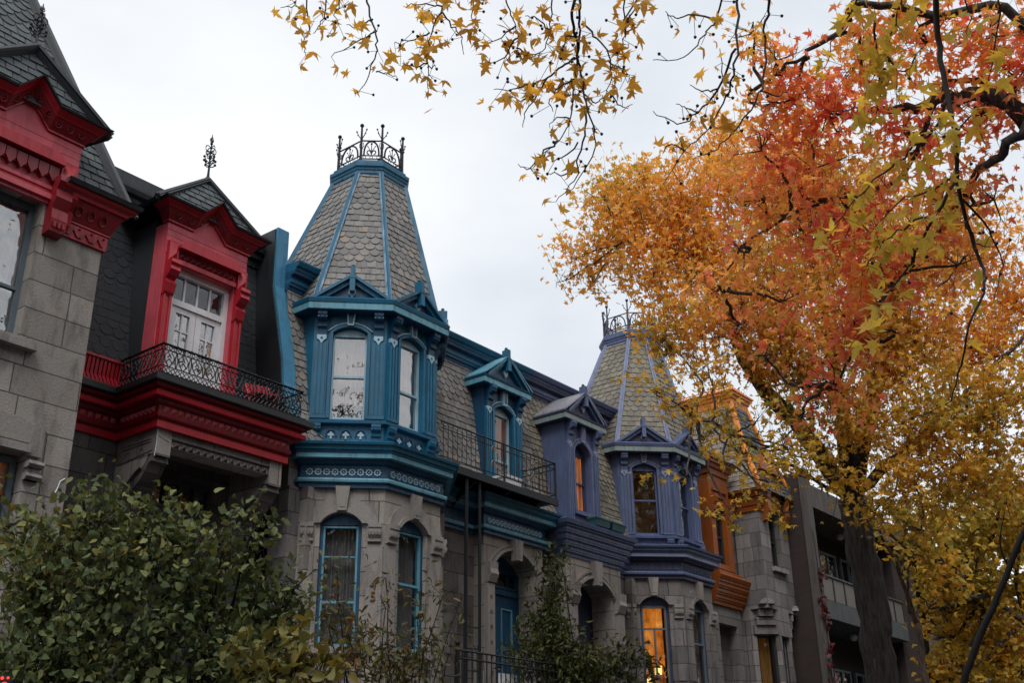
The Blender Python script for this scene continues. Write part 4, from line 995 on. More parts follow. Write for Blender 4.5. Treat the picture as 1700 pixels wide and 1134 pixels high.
for nm_, a, b in (('l', (6.82, 11.25, RZ), (6.82, 10.42, RZ)), ('f', (6.82, 10.42, RZ), (8.95, 10.42, RZ)), ('r', (8.95, 10.42, RZ), (8.95, 10.9, RZ))):
    m = MB(); lace(m, a, b, .38); m.build('iron_railing', 'iron', rh)
# things on the red balcony
rc = thing('folding_chair', 'small red folding chair on the red house balcony behind the iron railing', 'chair', (8.55, 10.75, RZ))
f = Fr((8.55, 10.75, RZ), (-.3, -1)); m = MB(); m.box(f, -.17, .17, -.16, .16, .27, .3); m.build('seat', 'red', rc)
m = MB(); m.box(f, -.17, .17, -.2, -.17, .36, .5); m.build('backrest', 'red', rc)
for a in (-.16, .16):
    m = MB(); m.tube([f.P(a, .16, 0), f.P(a, -.19, .5)], .012, 5); m.build('leg', 'red', rc); m = MB(); m.tube([f.P(a, -.17, 0), f.P(a, .14, .28)], .012, 5); m.build('leg', 'red', rc)

# ---- grey stone house at the left edge -------------------------------
gh = thing('row_house', 'grey ashlar stone house with red gable and steep slate roof, leftmost of the row', 'house', (4.6, 10.0, 0))
GX, GY = 4.57, 10.0; gf = FAC(GX, GY); m = MB()
X0, X1 = -1.07, 1.07
op1 = (-.34, .34, 6.16, 7.72, 7.72); op0 = (-.62, .62, 3.0, 5.02, 5.02)
m.box(gf, X0, X1, -.35, 0, 0, 3.0); m.box(gf, X0, op0[0], -.35, 0, 3.0, 5.02); m.box(gf, op0[1], X1, -.35, 0, 3.0, 5.02); m.box(gf, X0, X1, -.35, 0, 5.02, 6.16)
m.box(gf, X0, op1[0], -.35, 0, 6.16, 7.72); m.box(gf, op1[1], X1, -.35, 0, 6.16, 7.72); m.box(gf, X0, X1, -.35, 0, 7.72, 7.95)
for s in (-1, 1): m.box(Fr((GX + s * 1.07, GY + .35, 0), (s, 0)), -1.4 if s < 0 else 0, 0 if s < 0 else 1.4, -.3, 0, 0, 7.95)
m.build('stone_bay', 'stone', gh)
m = MB(); m.box(FAC(0, 0), 3.0, 3.6, -11.6, -11.2, 0, 7.9); m.build('front_wall', 'stone_dark', gh)
m = MB(); m.box(gf, -.48, .5, 0, .1, 6.04, 6.12); m.box(gf, -.44, .46, -.1, .05, 6.12, 6.16); m.build('window_sill', 'stone_plain', gh)
window(gh, gf, -.34, .34, 6.18, 7.7, 7.7, -.16, 'grey_frame', 'lacecur', 'glass_sky', .36, fw=.05, lower=.36)
window(gh, gf, -.6, .6, 3.05, 5.0, 5.0, -.16, 'grey_frame', 'brown_room', 'glass', None, fw=.05, lower=.82)
m = MB(); m.prism(gf, [(-.75, 5.02), (-.75, 5.1), (.62, 5.1), (.62, 5.02)], 0, .07); m.prism(gf, [(-.8, 5.12), (.6, 5.12), (.6, 5.3), (.48, 5.36), (-.8, 5.36)], 0, .04); m.box(gf, .6, .74, 0, .05, 5.0, 5.36)
for zz, d in ((4.94, .1), (4.82, .08)): m.prism_bc(gf, [(0, zz), (d, zz), (d + .01, zz - .03), (d - .02, zz - .06), (0, zz - .06)], .6, .76)
m.box(gf, .62, .74, 0, .06, 4.76, 4.96); m.build('window_hood', 'stone_plain', gh)
MORTAR.build('mortar_repair', 'white', gh)
# red cornice of the bay
cpg = [(GX - 1.07, GY + .6), (GX - 1.07, GY), (GX + 1.07, GY), (GX + 1.07, GY + .6)]
for nm, mt, pr in (('dogtooth_band', 'red', [(-.05, 7.42), (.03, 7.42), (.035, 7.58), (.05, 7.59), (.05, 7.61), (-.05, 7.62)]), ('frieze', 'red_dark', [(-.05, 7.62), (.05, 7.62), (.13, 7.82), (.14, 7.84), (-.05, 7.84)]), ('cornice', 'red', [(-.05, 7.84), (.16, 7.84), (.17, 7.88), (.22, 7.9), (.23, 7.93), (-.05, 7.93)]), ('eaves_edge', 'black', [(-.05, 7.93), (.26, 7.93), (.28, 7.98), (-.05, 8.0)])):
    m = MB()
    m.sweep([(GX + .45, GY), cpg[2], cpg[3]], pr); m.build(nm, mt, gh); m = MB(); m.sweep([cpg[0], cpg[1], (GX - .45, GY)], pr); m.build(nm, mt, gh)
m = MB()
for s0 in (.48, -1.05):
    for k in range(4):
        c = s0 + .07 + k * .145; m.prism(gf, [(c - .07, 7.45), (c, 7.56), (c + .07, 7.45), (c + .045, 7.45), (c, 7.52), (c - .045, 7.45)], .03, .05); m.ball(gf.P(c + .07, .045, 7.55), .014, 5)
        m.tube([gf.P(c + .04 * math.cos(t), .1 + .03 * math.sin(t), 7.72 + .05 * math.sin(t)) for t in [q * .8 for q in range(8)]], .01, 4)
m.build('dogtooth_ornament', 'red_dark', gh)
red_dormer(gh, GX, GY - .02, .65, 7.95, 8.53, .24, 8.8, (-.42, .42, 7.96, 8.0, 8.0), ('red_dark', 'red'), .3, 'slate_dark', None, .6, 8.28)
m = MB(); m.box(gf, -.42, .42, -.02, .03, 7.7, 8.0); m.box(gf, -.46, .46, .0, .07, 7.74, 7.8); m.box(gf, -.42, .42, 0, .05, 7.86, 7.9); m.build('lintel_panel', 'pink_red', gh)
m = MB()
for k in range(7):
    c = -.36 + k * .12; m.prism(gf, [(c - .055, 8.12), (c + .055, 8.12), (c + .055, 8.02), (c, 7.94), (c - .055, 8.02)], .03, .09)
m.build('lambrequin', 'red_dark', gh)
for s in (-1, 1):
    m = MB(); e = s * .47
    m.prism_bc(gf, [(0, 8.0), (.2, 8.0), (.22, 7.92), (.16, 7.84), (.18, 7.74), (.13, 7.62), (.15, 7.5), (.13, 7.36), (0, 7.34)], e - .09, e + .09)
    for q in (-.05, 0, .05): m.box(gf, e + q - .014, e + q + .014, .15, .165, 7.4, 7.46)
    m.build('console', 'red_dark', gh)
# gable slates and the big hipped roof
zb = 7.98; e = 1.36; Y0 = GY + .0
ap = 12.6; T_ = V((GX, GY + 2.0, ap))
L1, R1, R0, L0 = V((GX - e, Y0, zb)), V((GX + e, Y0, zb)), V((GX + e, GY + 4.3, zb)), V((GX - e, GY + 4.3, zb))
m = MB(); slates(m, L1, R1, T_ + V((.05, 0, 0)), T_ - V((.05, 0, 0)), .12, .19, bands=(8, 6), kinds=('r', 's'), nrm=(0, -1, .4), row0=0); slates(m, L0, L1, T_ - V((.05, 0, 0)), T_ + V((-.05, .05, 0)), .12, .19, nrm=(-1, 0, .4)); m.quad(R1, R0, T_, T_)
rf = m.build('hipped_roof', 'slate_dark', gh)
m = MB()
for p in (L1, R1): 
    for off, r in ((V((0, -.02, .02)), .045), (V((.055, -.02, 0)), .03), (V((-.055, -.02, 0)), .03)): m.tube([p + off, T_ + off], r, 5)
m.build('hip_roll', 'lead', rf)
zg = 8.74; ge = .92; GA = V((GX, Y0 + .1, 9.5)); m = MB()
Lg, Rg = V((GX - ge, Y0 - .07, zg)), V((GX + ge, Y0 - .07, zg))
slates(m, Lg, Rg, GA + V((.01, 0, 0)), GA - V((.01, 0, 0)), .1, .18, bands=(0, 9), kinds=('r', 'r'), nrm=(0, -1, .3))
for s, p in ((-1, Lg), (1, Rg)): m.quad(p, p + V((-s * .25, .9, 0)), GA + V((0, 1., .0)), GA)
gs = m.build('gable_roof', 'slate_dark', gh)
m = MB()
for p in (Lg, Rg): m.tube([p + V((0, -.02, .01)), GA + V((0, -.02, .01))], .05, 4); m.tube([p + V((0, -.06, .05)), GA + V((0, -.06, .05))], .03, 5)
m.build('ridge_roll', 'lead', gs)
finial(gh, GA + V((0, 0, .03)), .62)
m = MB(); m.box(FAC(0, 0), 2.9, 5.6, -19, -12.3, 0, 9.0); m.build('rear_wall', 'brick', gh)

# ---- orange house ----------------------------------------------------
oh = thing('row_house', 'orange trimmed stone house with flat topped slate tower half hidden by maple leaves', 'house', (21.2, 10.6, 0))
m = MB(); fr = FAC(0, 10.85); m.box(fr, 20.05, 23.0, -.35, 0, 0, 6.4); m.build('front_wall', 'stone_dark', oh)
of = FAC(20.62, 10.62); m = MB(); wall_open(m, of, -.56, .62, 0, 5.62, (-.36, .42, 2.5, 5.25, 5.25), -.3, 0); m.build('stone_portal', 'stone_grey', oh)
m = MB(); m.box(FAC(20.62, 11.0), -.36, .1, -.05, 0, 2.5, 5.3); m.build('door', 'orange', oh)
m = MB(); m.box(FAC(20.62, 11.02), .1, .5, -.05, 0, 2.5, 5.3); m.build('door_shade_panel', 'frame_dark', oh)  # flat dark panel painted as the shaded gap beside the door
m = MB(); pr = [(-.1, 5.6)]
for k in range(4): pr += [(.03 + k * .045, 5.6 + k * .12), (.03 + k * .045, 5.665 + k * .12), (.055 + k * .045, 5.68 + k * .12), (.055 + k * .045, 5.72 + k * .12)]
pr += [(.2, 6.08), (.24, 6.16), (.2, 6.2), (-.1, 6.22)]
m.sweep([(20.05, 10.6), (21.24, 10.6), (21.24, 10.85)], pr); m.build('portal_cornice', 'orange', oh)
od = FAC(20.52, 10.5); m = MB(); wall_open(m, od, -.42, .42, 6.2, 8.42, (-.24, .22, 6.42, 7.62, 7.62), -.2, 0)
for s in (-1, 1): m.box(od, min(s * .42, s * .34), max(s * .42, s * .34), -.9, -.2, 6.2, 8.42)
m.box(od, -.3, .28, 0, .04, 7.95, 8.0); m.box(od, -.24, .22, 0, .025, 7.82, 7.86); m.box(od, -.36, .34, 0, .05, 6.3, 6.4); m.box(od, -.47, .47, -.2, .1, 6.2, 6.26); m.build('dormer', 'orange', oh)
for s in (-1, 1): bracket(oh, od, s * .33, .12, 7.85, .5, .12, 'orange')
m = MB(); m.sweep([(20.1, 11.2), (20.1, 10.5), (20.94, 10.5), (20.94, 11.2)], [(-.05, 8.3), (.03, 8.3), (.04, 8.42), (.08, 8.43), (.1, 8.5), (.14, 8.52), (.15, 8.57), (-.05, 8.6)]); m.build('dormer_cornice', 'orange', oh)
m = MB(); pA = V((20.52, 10.75, 8.95)); c4 = [V((19.94, 10.34, 8.58)), V((21.1, 10.34, 8.58)), V((21.1, 11.3, 8.58)), V((19.94, 11.3, 8.58))]
slates(m, c4[0], c4[1], pA + V((.01, 0, 0)), pA - V((.01, 0, 0)), .1, .16, bands=(0, 9), kinds=('r', 'r'), nrm=(0, -1, 1)); m.quad(c4[3], c4[0], pA, pA); m.quad(c4[1], c4[2], pA, pA); dro = m.build('dormer_roof', 'slate_dark', oh)
m = MB(); [m.tube([c, pA], .035, 4) for c in c4[:2]]; m.tube([c4[0], c4[3]], .03, 4); m.build('ridge_roll', 'orange', dro)
window(oh, od, -.22, .2, 6.44, 7.6, 7.6, -.12, 'frame_dark', 'dark_room', 'glass', .5)
# bay: canted below, square above on corbelled hoods
bx0, bx1, by = 21.35, 22.72, 10.04; bf = FAC((bx0 + bx1) / 2, by); hwb = (bx1 - bx0) / 2
m = MB(); wall_open(m, bf, -hwb, hwb, 5.62, 7.8, (.02 - .26, .02 + .26, 6.52, 7.72, 7.72), -.25, 0)
for s in (-1, 1): m.box(Fr((bf.o.x + s * hwb, by + .25, 0), (s, 0)), -.9 if s < 0 else 0, 0 if s < 0 else .9, -.2, 0, 5.62, 7.8)
m.build('stone_bay', 'stone_grey', oh)
m = MB(); c = .42
gfr = [Fr((bx0 + c / 2, by + c / 2, 0), (-S2, -S2)), Fr(((bx0 + bx1) / 2, by, 0), (0, -1)), Fr((bx1 - c / 2, by + c / 2, 0), (S2, -S2))]
for f, hw_ in zip(gfr, (c * S2, hwb - c, c * S2)): wall_open(m, f, -hw_, hw_, 0, 5.62, (-min(.2, hw_ - .07), min(.2, hw_ - .07), 3.2, 5.1, 5.1), -.2, 0)
m.box(Fr((bx0, by + c + .2, 0), (-1, 0)), -.25, .2, -.2, 0, 0, 5.62); m.build('canted_bay', 'stone_grey', oh)
for f, hw_, cu in zip(gfr, (.2, .2, .2), ('ochre_cur', 'dark_room', 'dark_room')): window(oh, f, -hw_, hw_, 3.2, 5.1, 5.1, -.1, 'frame_dark', cu, 'glass', None if cu == 'ochre_cur' else .25, fw=.04)
for s in (0, 2):
    m = MB(); f = gfr[s]
    for k, (w_, z0, z1, d) in enumerate(((.3, 5.12, 5.3, .05), (.25, 5.3, 5.45, .1), (.19, 5.47, 5.6, .15))): m.prism_ab(f, [(-w_, -.05), (w_, -.05), (w_ * .8, d), (-w_ * .8, d)], z0, z1)
    m.prism(f, arc(-.16, .16, 5.62, 5.82, 8), .1, .29); m.build('corbel_hood', 'stone_grey', oh)
m = MB(); m.box(bf, -.3, .34, 0, .08, 6.43, 6.52); m.build('window_sill', 'stone_plain', oh)
window(oh, bf, -.22, .26, 6.53, 7.71, 7.71, -.14, 'frame_dark', 'dark_room', 'glass', .5)
bp = [(bx0, by + 1.0), (bx0, by), (bx1, by), (bx1, by + 1.)]
m = MB(); m.sweep([bp[0], bp[1], (bf.o.x - .36, by)], [(-.05, 7.66), (.03, 7.66), (.04, 7.76), (.06, 7.78), (.08, 7.94), (.12, 7.95), (.14, 8.02), (.2, 8.06), (.2, 8.1), (-.05, 8.12)]); m.sweep([(bf.o.x + .36, by), bp[2], bp[3]], [(-.05, 7.5), (.03, 7.5), (.04, 7.76), (.06, 7.78), (.08, 7.94), (.12, 7.95), (.14, 8.02), (.2, 8.06), (.2, 8.1), (-.05, 8.12)]); m.build('cornice', 'orange', oh)
m = MB(); m.box(bf, -.42, .42, -.1, .06, 7.78, 8.6); m.prism(bf, [(-.55, 8.6), (.55, 8.6), (0, 9.1)], -.4, .12)
for s in (-1, 1): m.prism_bc(bf, [(0, 8.1), (.2, 8.1), (.16, 7.9), (.18, 7.7), (.1, 7.5), (0, 7.45)], s * .44 - .08, s * .44 + .08)
m.build('gable_front', 'orange', oh)
zb = 8.1; e = .2
Bo = [V((bx0 - e, by + 3.0, zb)), V((bx0 - e, by - e, zb)), V((bx1 + e, by - e, zb)), V((bx1 + e, by + 3.0, zb))]
To = [V((bx0 + .32, by + 2.2, 10.35)), V((bx0 + .32, by + .55, 10.35)), V((bx1 - .32, by + .55, 10.35)), V((bx1 - .32, by + 2.2, 10.35))]
Mo = [b.lerp(t, .45) + (V(((b + t) / 2)) - V((bf.o.x, by + 1., (b.z + t.z) / 2))) * -.09 for b, t in zip(Bo, To)]
for nm_, mt, pairs in (('tower_roof', 'slate_lit', ((0, 1),)), ('tower_roof_front', 'slate_dark', ((1, 2), (2, 3)))):  # left slope takes the paler slate to carry the light on it
    m = MB()
    for i, j in pairs:
        nr = (Bo[i] + Bo[j]) / 2 - V((bf.o.x, by + 1., zb))
        slates(m, Bo[i], Bo[j], Mo[j], Mo[i], .12, .15, bands=(0, 9), kinds=('r', 'r'), nrm=nr); slates(m, Mo[i], Mo[j], To[j], To[i], .12, .15, bands=(0, 9), kinds=('r', 'r'), nrm=nr)
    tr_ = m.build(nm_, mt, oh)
for b, q, t in zip(Bo, Mo, To):
    m = MB(); m.tube([b, q, t], .065, 6); m.build('hip_roll', 'orange_light', tr_)
m = MB(); m.sweep([(p.x, p.y) for p in To], [(-.03, 10.25), (.04, 10.25), (.05, 10.4), (.08, 10.42), (.09, 10.47), (.13, 10.5), (.13, 10.55), (.16, 10.56), (.16, 10.6), (-.03, 10.62)], closed=True); m.add([V((p.x, p.y, 10.615)) for p in To], [(0, 1, 2, 3)], closed=False)
m.build('tower_crown', 'orange_light', tr_)
m = MB()
for i in range(4):
    a, b = To[i], To[(i + 1) % 4]
    for k in range(7):
        p = a.lerp(b, k / 7.); p = V((p.x, p.y, 10.62)); m.tube([p, p + V((0, 0, .12))], .012, 4); m.ball(p + V((0, 0, .13)), .02, 5)
    m.tube([V((a.x, a.y, 10.7)), V((b.x, b.y, 10.7))], .014, 4)
m.build('roof_cresting', 'orange_light', oh)
m = MB(); m.box(FAC(0, 0), 20.05, 23.0, -19, -12.4, 0, 8.8); m.build('rear_wall', 'brick', oh)
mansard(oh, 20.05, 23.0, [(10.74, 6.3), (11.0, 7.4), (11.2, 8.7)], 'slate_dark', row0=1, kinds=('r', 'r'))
m = MB(); m.sweep([(20.05, 11.2), (22.95, 11.2)], [(-.2, 8.7), (.05, 8.7), (.1, 8.85), (.22, 8.95), (.22, 9.05), (-.2, 9.06)]); m.build('eaves_cornice', 'orange', oh)

# ---- brick fin wall and block of flats --------------------------------
fl = thing('apartment_block', 'low modern block of flats with pale balcony panels behind the big trunk', 'building', (26.5, 10.6, 0))
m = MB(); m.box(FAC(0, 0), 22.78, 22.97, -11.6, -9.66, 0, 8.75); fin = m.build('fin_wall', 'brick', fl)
m = MB(); m.box(FAC(0, 0), 22.75, 23.0, -9.66, -9.5, 0, 8.8); m.build('fin_edge', 'concrete', fin)
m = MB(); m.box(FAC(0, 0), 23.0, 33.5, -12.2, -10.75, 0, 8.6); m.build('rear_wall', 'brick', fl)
for zt in (6.6, 3.75):
    m = MB(); m.box(FAC(0, 0), 23.0, 28.6, -11.3, -9.72, zt - .95, zt - .55); s_ = m.build('balcony_slab', 'bluegrey_slab', fl)
    m = MB()
    for k in range(9): m.box(FAC(0, 0), 23.05 + k * .62, 23.05 + k * .62 + .55, -9.80, -9.77, zt - .52, zt - .02)
    m.build('balcony_panel', 'panel', s_)
    m = MB()
    for k in range(10): m.box(FAC(0, 0), 23.0 + k * .62, 23.04 + k * .62, -9.80, -9.75, zt - .55, zt + .02)
    m.box(FAC(0, 0), 23.0, 28.6, -9.81, -9.74, zt, zt + .04); m.build('railing', 'frame_dark', s_)
m = MB(); m.box(FAC(0, 0), 23.0, 33.2, -12.0, -9.7, 8.1, 8.62); m.build('roof_fascia', 'concrete', fl)
for k in range(4):
    for zb_ in (5.7, 2.9):
        ff = FAC(23.75 + k * 1.3, 10.74); window(fl, ff, -.5, .5, zb_, zb_ + 1.95, zb_ + 1.95, .06, 'grey_frame', 'ochre_cur' if (k == 1 and zb_ < 4) else 'dark_room', 'glass', None, bars=[(-.02, .02, zb_, zb_ + 1.9)], fw=.05, cd=.03)
for zz in (8.02, 5.58):
    for xx in (24.4, 26.4):
        m = MB(); m.ball((xx, 10.3, zz), .09, 10); m.tube([(xx, 10.3, zz + .05), (xx, 10.3, zz + .12)], .03, 6); m.build('globe_lamp', 'white', fl)
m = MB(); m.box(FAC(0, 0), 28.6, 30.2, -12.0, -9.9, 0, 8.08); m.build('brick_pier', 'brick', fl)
m = MB(); m.box(FAC(0, 0), 30.2, 33.2, -11.2, -9.72, 5.2, 5.5); s_ = m.build('balcony_slab', 'concrete', fl)
m = MB()
for k in range(5): m.box(FAC(0, 0), 30.3 + k * .55, 30.72 + k * .55, -9.8, -9.77, 5.6, 6.05)
m.build('balcony_panel', 'panel', s_)
m = MB(); m.box(FAC(0, 0), 33.2, 34.4, -12, -9.6, 0, 8.62); m.build('concrete_pier', 'concrete', fl)
sh = thing('row_house', 'pale stone house beyond the flats with one narrow dark window', 'house', (35.4, 10, 0))
m = MB(); sf = FAC(35.6, 9.6); wall_open(m, sf, -1.1, 1.1, 0, 7.6, (-.2, .4, 5.4, 6.9, 6.9), -.3, 0); m.box(FAC(0, 0), 34.5, 36.7, -19, -9.9, 0, 7.6); m.build('stone_wall', 'stone_grey', sh)
window(sh, sf, -.2, .4, 5.42, 6.88, 6.88, -.1, 'frame_dark', 'dark_room', 'glass', .5)
m = MB(); m.box(sf, -1.2, 1.2, -.3, .12, 7.6, 7.8); m.build('cornice', 'bluegrey_slab', sh)
m = MB(); slates(m, (34.4, 9.6, 7.8), (36.8, 9.6, 7.8), (36.6, 10.3, 9.4), (34.6, 10.3, 9.4), .15, .2, nrm=(0, -1, .4)); m.build('mansard_roof', 'slate', sh)
m = MB(); m.box(sf, -.35, .55, 0, .08, 5.3, 5.4); m.build('window_sill', 'stone_plain', sh)
bk = thing('brick_house', 'red brick house low behind the golden trees at the right', 'house', (45, 12, 0))
m = MB(); kf = FAC(45, 11); wall_open(m, kf, -4, 4, 0, 6.6, (-.5, .5, 3.6, 5.2, 5.2), -.3, 0); m.box(FAC(0, 0), 41, 49, -18, -11.3, 0, 6.6); m.build('brick_wall', 'brick_red', bk)
window(bk, kf, -.5, .5, 3.62, 5.18, 5.18, -.1, 'white', 'dark_room', 'glass', .5)
m = MB(); slates(m, (40.8, 10.8, 6.6), (49.2, 10.8, 6.6), (48.5, 12.4, 8.2), (41.5, 12.4, 8.2), .2, .3, nrm=(0, -1, .4)); m.build('roof', 'brick_red', bk)
SUN_E, EXPO = 1.5, 0.36

# ------------------------------------------------------------------ foliage
def tmpl(kind):
    if kind == 'maple':
        o = [(0, .06), (.14, .12), (.46, -.02), (.21, .24), (.62, .50), (.38, .50), (.15, .52), (.19, .72), (0, 1.1), (-.19, .72), (-.15, .52), (-.38, .50), (-.62, .50), (-.21, .24), (-.46, -.02), (-.14, .12)]
        v = [(x, y, -.22 * (x * x + (y - .4) ** 2)) for x, y in o] + [(0, .4, .03)]
    elif kind == 'lobed':
        o = [(0, .02), (.48, .16), (.26, .4), (.36, .62), (0, 1.05), (-.36, .62), (-.26, .4), (-.48, .16)]
        v = [(x, y, -.2 * (x * x + (y - .4) ** 2)) for x, y in o] + [(0, .38, .05)]
    elif kind == 'heart':
        o = [(0, .05), (.26, -.03), (.42, .2), (.34, .55), (0, 1.05), (-.34, .55), (-.42, .2), (-.26, -.03)]
        v = [(x, y, .12 * abs(x) - .18 * (y - .4) ** 2) for x, y in o] + [(0, .4, -.03)]
    else:
        o = [(0, 0), (.17, .3), (.13, .65), (0, 1.05), (-.13, .65), (-.17, .3)]
        v = [(x, y, .15 * abs(x) - .2 * (y - .3) ** 2) for x, y in o] + [(0, .45, -.01)]
    n = len(o)
    return np.array(v, float), np.array([(i, (i + 1) % n, n) for i in range(n)])
TM = {k: tmpl(k) for k in ('maple', 'lobed', 'heart', 'lance')}
def leaf_arrays(pts, size, kind, droop=.5, spread=1.):
    tv, tf = TM[kind]; n = len(pts)
    y = RNG.normal(size=(n, 3)) * spread + np.array([0, 0, -droop]); y /= np.linalg.norm(y, axis=1)[:, None]
    z = RNG.normal(size=(n, 3)) + np.array([0, 0, .6]); z -= y * np.sum(z * y, 1)[:, None]; z /= np.linalg.norm(z, axis=1)[:, None]
    x = np.cross(y, z); s = size * RNG.uniform(.5, 1.3, n); cur = RNG.uniform(.4, 4.2, n) * RNG.choice([-1, 1, 1], n)
    W = pts[:, None, :] + (tv[None, :, 0, None] * x[:, None] + tv[None, :, 1, None] * y[:, None] + (tv[None, :, 2] * cur[:, None])[..., None] * z[:, None]) * s[:, None, None]
    F = tf[None] + (np.arange(n) * len(tv))[:, None, None]
    return W.reshape(-1, 3), F.reshape(-1, 3)
def leaf_mesh(name, chunks, mat, parent, **kw):
    vs = []; fs = []; k = 0
    for W, F_ in chunks: vs.append(W); fs.append(F_ + k); k += len(W)
    Vv = np.concatenate(vs); Ff = np.concatenate(fs)
    return raw_mesh(name, Vv, Ff.ravel(), np.arange(0, len(Ff) * 3, 3), mat, parent, **kw)
def sprays(m, c, r, n, tree_c, up=.7, out=.6, ln=(.35, .8), per=14, jit=.055, twr=.004):
    # leaves strung along short shoots that fan outward from the limb
    k = max(1, n // per); res = []; C_ = np.array(c); o = C_ - np.array(tree_c); o = o / (np.linalg.norm(o) + 1e-6)
    for _ in range(k):
        d = RNG.normal(size=3); d /= np.linalg.norm(d); s = C_ + d * r * (RNG.uniform() ** .5) * .95 * np.array([1, 1, .85])
        dr = o * out + np.array([0, 0, up]) + d * .5 + RNG.normal(size=3) * .42; dr /= np.linalg.norm(dr); l = RNG.uniform(*ln)
        s = s - dr * l * .4; mid = s + dr * l * .5 + RNG.normal(size=3) * .03; e = s + dr * l
        if m is not None: m.tube([V(s), V(mid), V(e)], [twr, twr * .75, twr * .35], 3, cap=False)
        t = RNG.uniform(.05, 1.06, per)[:, None]; w = np.sin(np.clip(t, 0, 1) * np.pi * .75 + .5)
        res.append(s + (e - s) * t + RNG.normal(size=(per, 3)) * jit * (.6 + w))
    return np.concatenate(res)
def blob_points(c, r, n, per=9, sig=.13, flat=.85, shell=.45):
    k = max(1, n // per); d = RNG.normal(size=(k, 3)); d /= np.linalg.norm(d, axis=1)[:, None]
    R = r * (RNG.uniform(0, 1, k) ** shell) * RNG.uniform(.75, 1.18, k); q = d * R[:, None]; q[:, 2] *= flat
    cc = np.array(c) + q
    return np.repeat(cc, per, 0) + RNG.normal(size=(k * per, 3)) * sig, cc
def limb(m, pts, r0, r1, n=6, wob=.0, sub=3):
    P = [V(p) for p in pts]; out = []
    for i in range(len(P) - 1):
        a = P[max(0, i - 1)]; b = P[i]; c = P[i + 1]; d = P[min(len(P) - 1, i + 2)]
        for q in range(sub):
            t = q / sub
            out.append(.5 * ((2 * b) + (c - a) * t + (2 * a - 5 * b + 4 * c - d) * t * t + (3 * b - a - 3 * c + d) * t ** 3) + V((random.gauss(0, wob), random.gauss(0, wob), random.gauss(0, wob))))
    out.append(P[-1]); k = len(out) - 1
    m.tube(out, [r0 + (r1 - r0) * i / k for i in range(k + 1)], n); return out
def twiggy(m, c, r, k, rr, dirv=None):
    for _ in range(k):
        d = V((random.gauss(0, 1), random.gauss(0, 1), random.gauss(.35, .7)))
        if dirv is not None: d += dirv * 1.4
        d = d.normalized(); e = V(c) + d * r * random.uniform(.7, 1.1); mid = V(c) + d * r * .45 + V((random.gauss(0, .06), random.gauss(0, .06), random.gauss(0, .06)))
        m.tube([V(c), mid, e], [rr, rr * .6, rr * .25], 4, cap=False)
        for q in range(2):
            e2 = mid + (d + V((random.gauss(0, .6), random.gauss(0, .6), random.gauss(0, .6)))).normalized() * r * .45; m.tube([mid, e2], [rr * .45, rr * .2], 4, cap=False)

def tree(name, label, cat, base, fork, blobs, leafmat, kind, size, dens, r0, rf, bark, limbs=(), per=9, sig=.14, droop=.4, group=None, extra=None, twr=.012, flat=.85, spray=None, low=None):
    root = thing(name, label, cat, base, group)
    m = MB(); m.sm = True; b = V(base); f = V(fork)
    tr = [b, b.lerp(f, .35) + V((random.gauss(0, .04), random.gauss(0, .04), 0)), b.lerp(f, .7) + V((random.gauss(0, .05), random.gauss(0, .05), 0)), f]
    k0 = len(m.v); limb(m, [b + V((0, 0, -.2))] + tr[1:], r0, rf, 36 if r0 > .2 else 14, .012, 16 if r0 > .2 else 5)
    if r0 > .2:      # furrowed bark as real relief
        ax = b
        for q in range(k0, len(m.v)):
            p = V(m.v[q]); d = V((p.x - ax.x, p.y - ax.y, 0)); 
            if d.length > .02:
                e = .045 * noise.noise(V((p.x * 14, p.y * 14, p.z * 2.2))) + .035 * noise.noise(V((p.x * 3, p.y * 3, p.z * .9))); p = p + d.normalized() * e; m.v[q] = tuple(p)
    if r0 > .1: m.tube([b + V((0, 0, -.1)), b + V((0, 0, .25)), b + V((0, 0, .8))], [r0 * 1.7, r0 * 1.25, r0 * .98], 14)
    nodes = [f]
    for L_ in limbs:
        out = limb(m, [f] + [V(p) for p in L_[0]], L_[1], L_[2], 8, .02, 4); nodes += out[3:]
    chunks = []; low_chunks = []
    for (c, r, dn) in blobs:
        dn = dn * random.uniform(.6, 1.25)
        c = V(c); s = min(nodes, key=lambda p: (p - c).length + .4 * max(0, p.z - c.z))
        mid = s.lerp(c, .5) + V((random.gauss(0, .12), random.gauss(0, .12), -.12 * (c - s).length * .5))
        limb(m, [s, mid, c], twr * 2.6, twr * 1.2, 5, .015, 4); twiggy(m, c, r, 6, twr)
        if spray:
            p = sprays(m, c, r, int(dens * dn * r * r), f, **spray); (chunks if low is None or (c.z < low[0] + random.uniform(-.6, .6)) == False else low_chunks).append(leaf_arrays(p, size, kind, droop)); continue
        p, cc = blob_points(c, r, int(dens * dn * r * r), per, sig, flat)
        chunks.append(leaf_arrays(p, size, kind, droop))
        ctr = np.array(c)
        for e in cc[::4]: m.tube([V(ctr + (e - ctr) * .25), V(e)], [twr * .45, twr * .2], 3, cap=False)
    if extra: extra(m, chunks)
    m.build('trunk', bark, root); leaf_mesh('crown', chunks, leafmat, root)
    if low_chunks: leaf_mesh('lower_crown', low_chunks, low[1], root)
    return root
def PB_(lst, k=1.): return [(at(u, v, d), r * d / F_PX, k if len(t) < 1 else t[0]) for (u, v, d, r, *t) in lst]

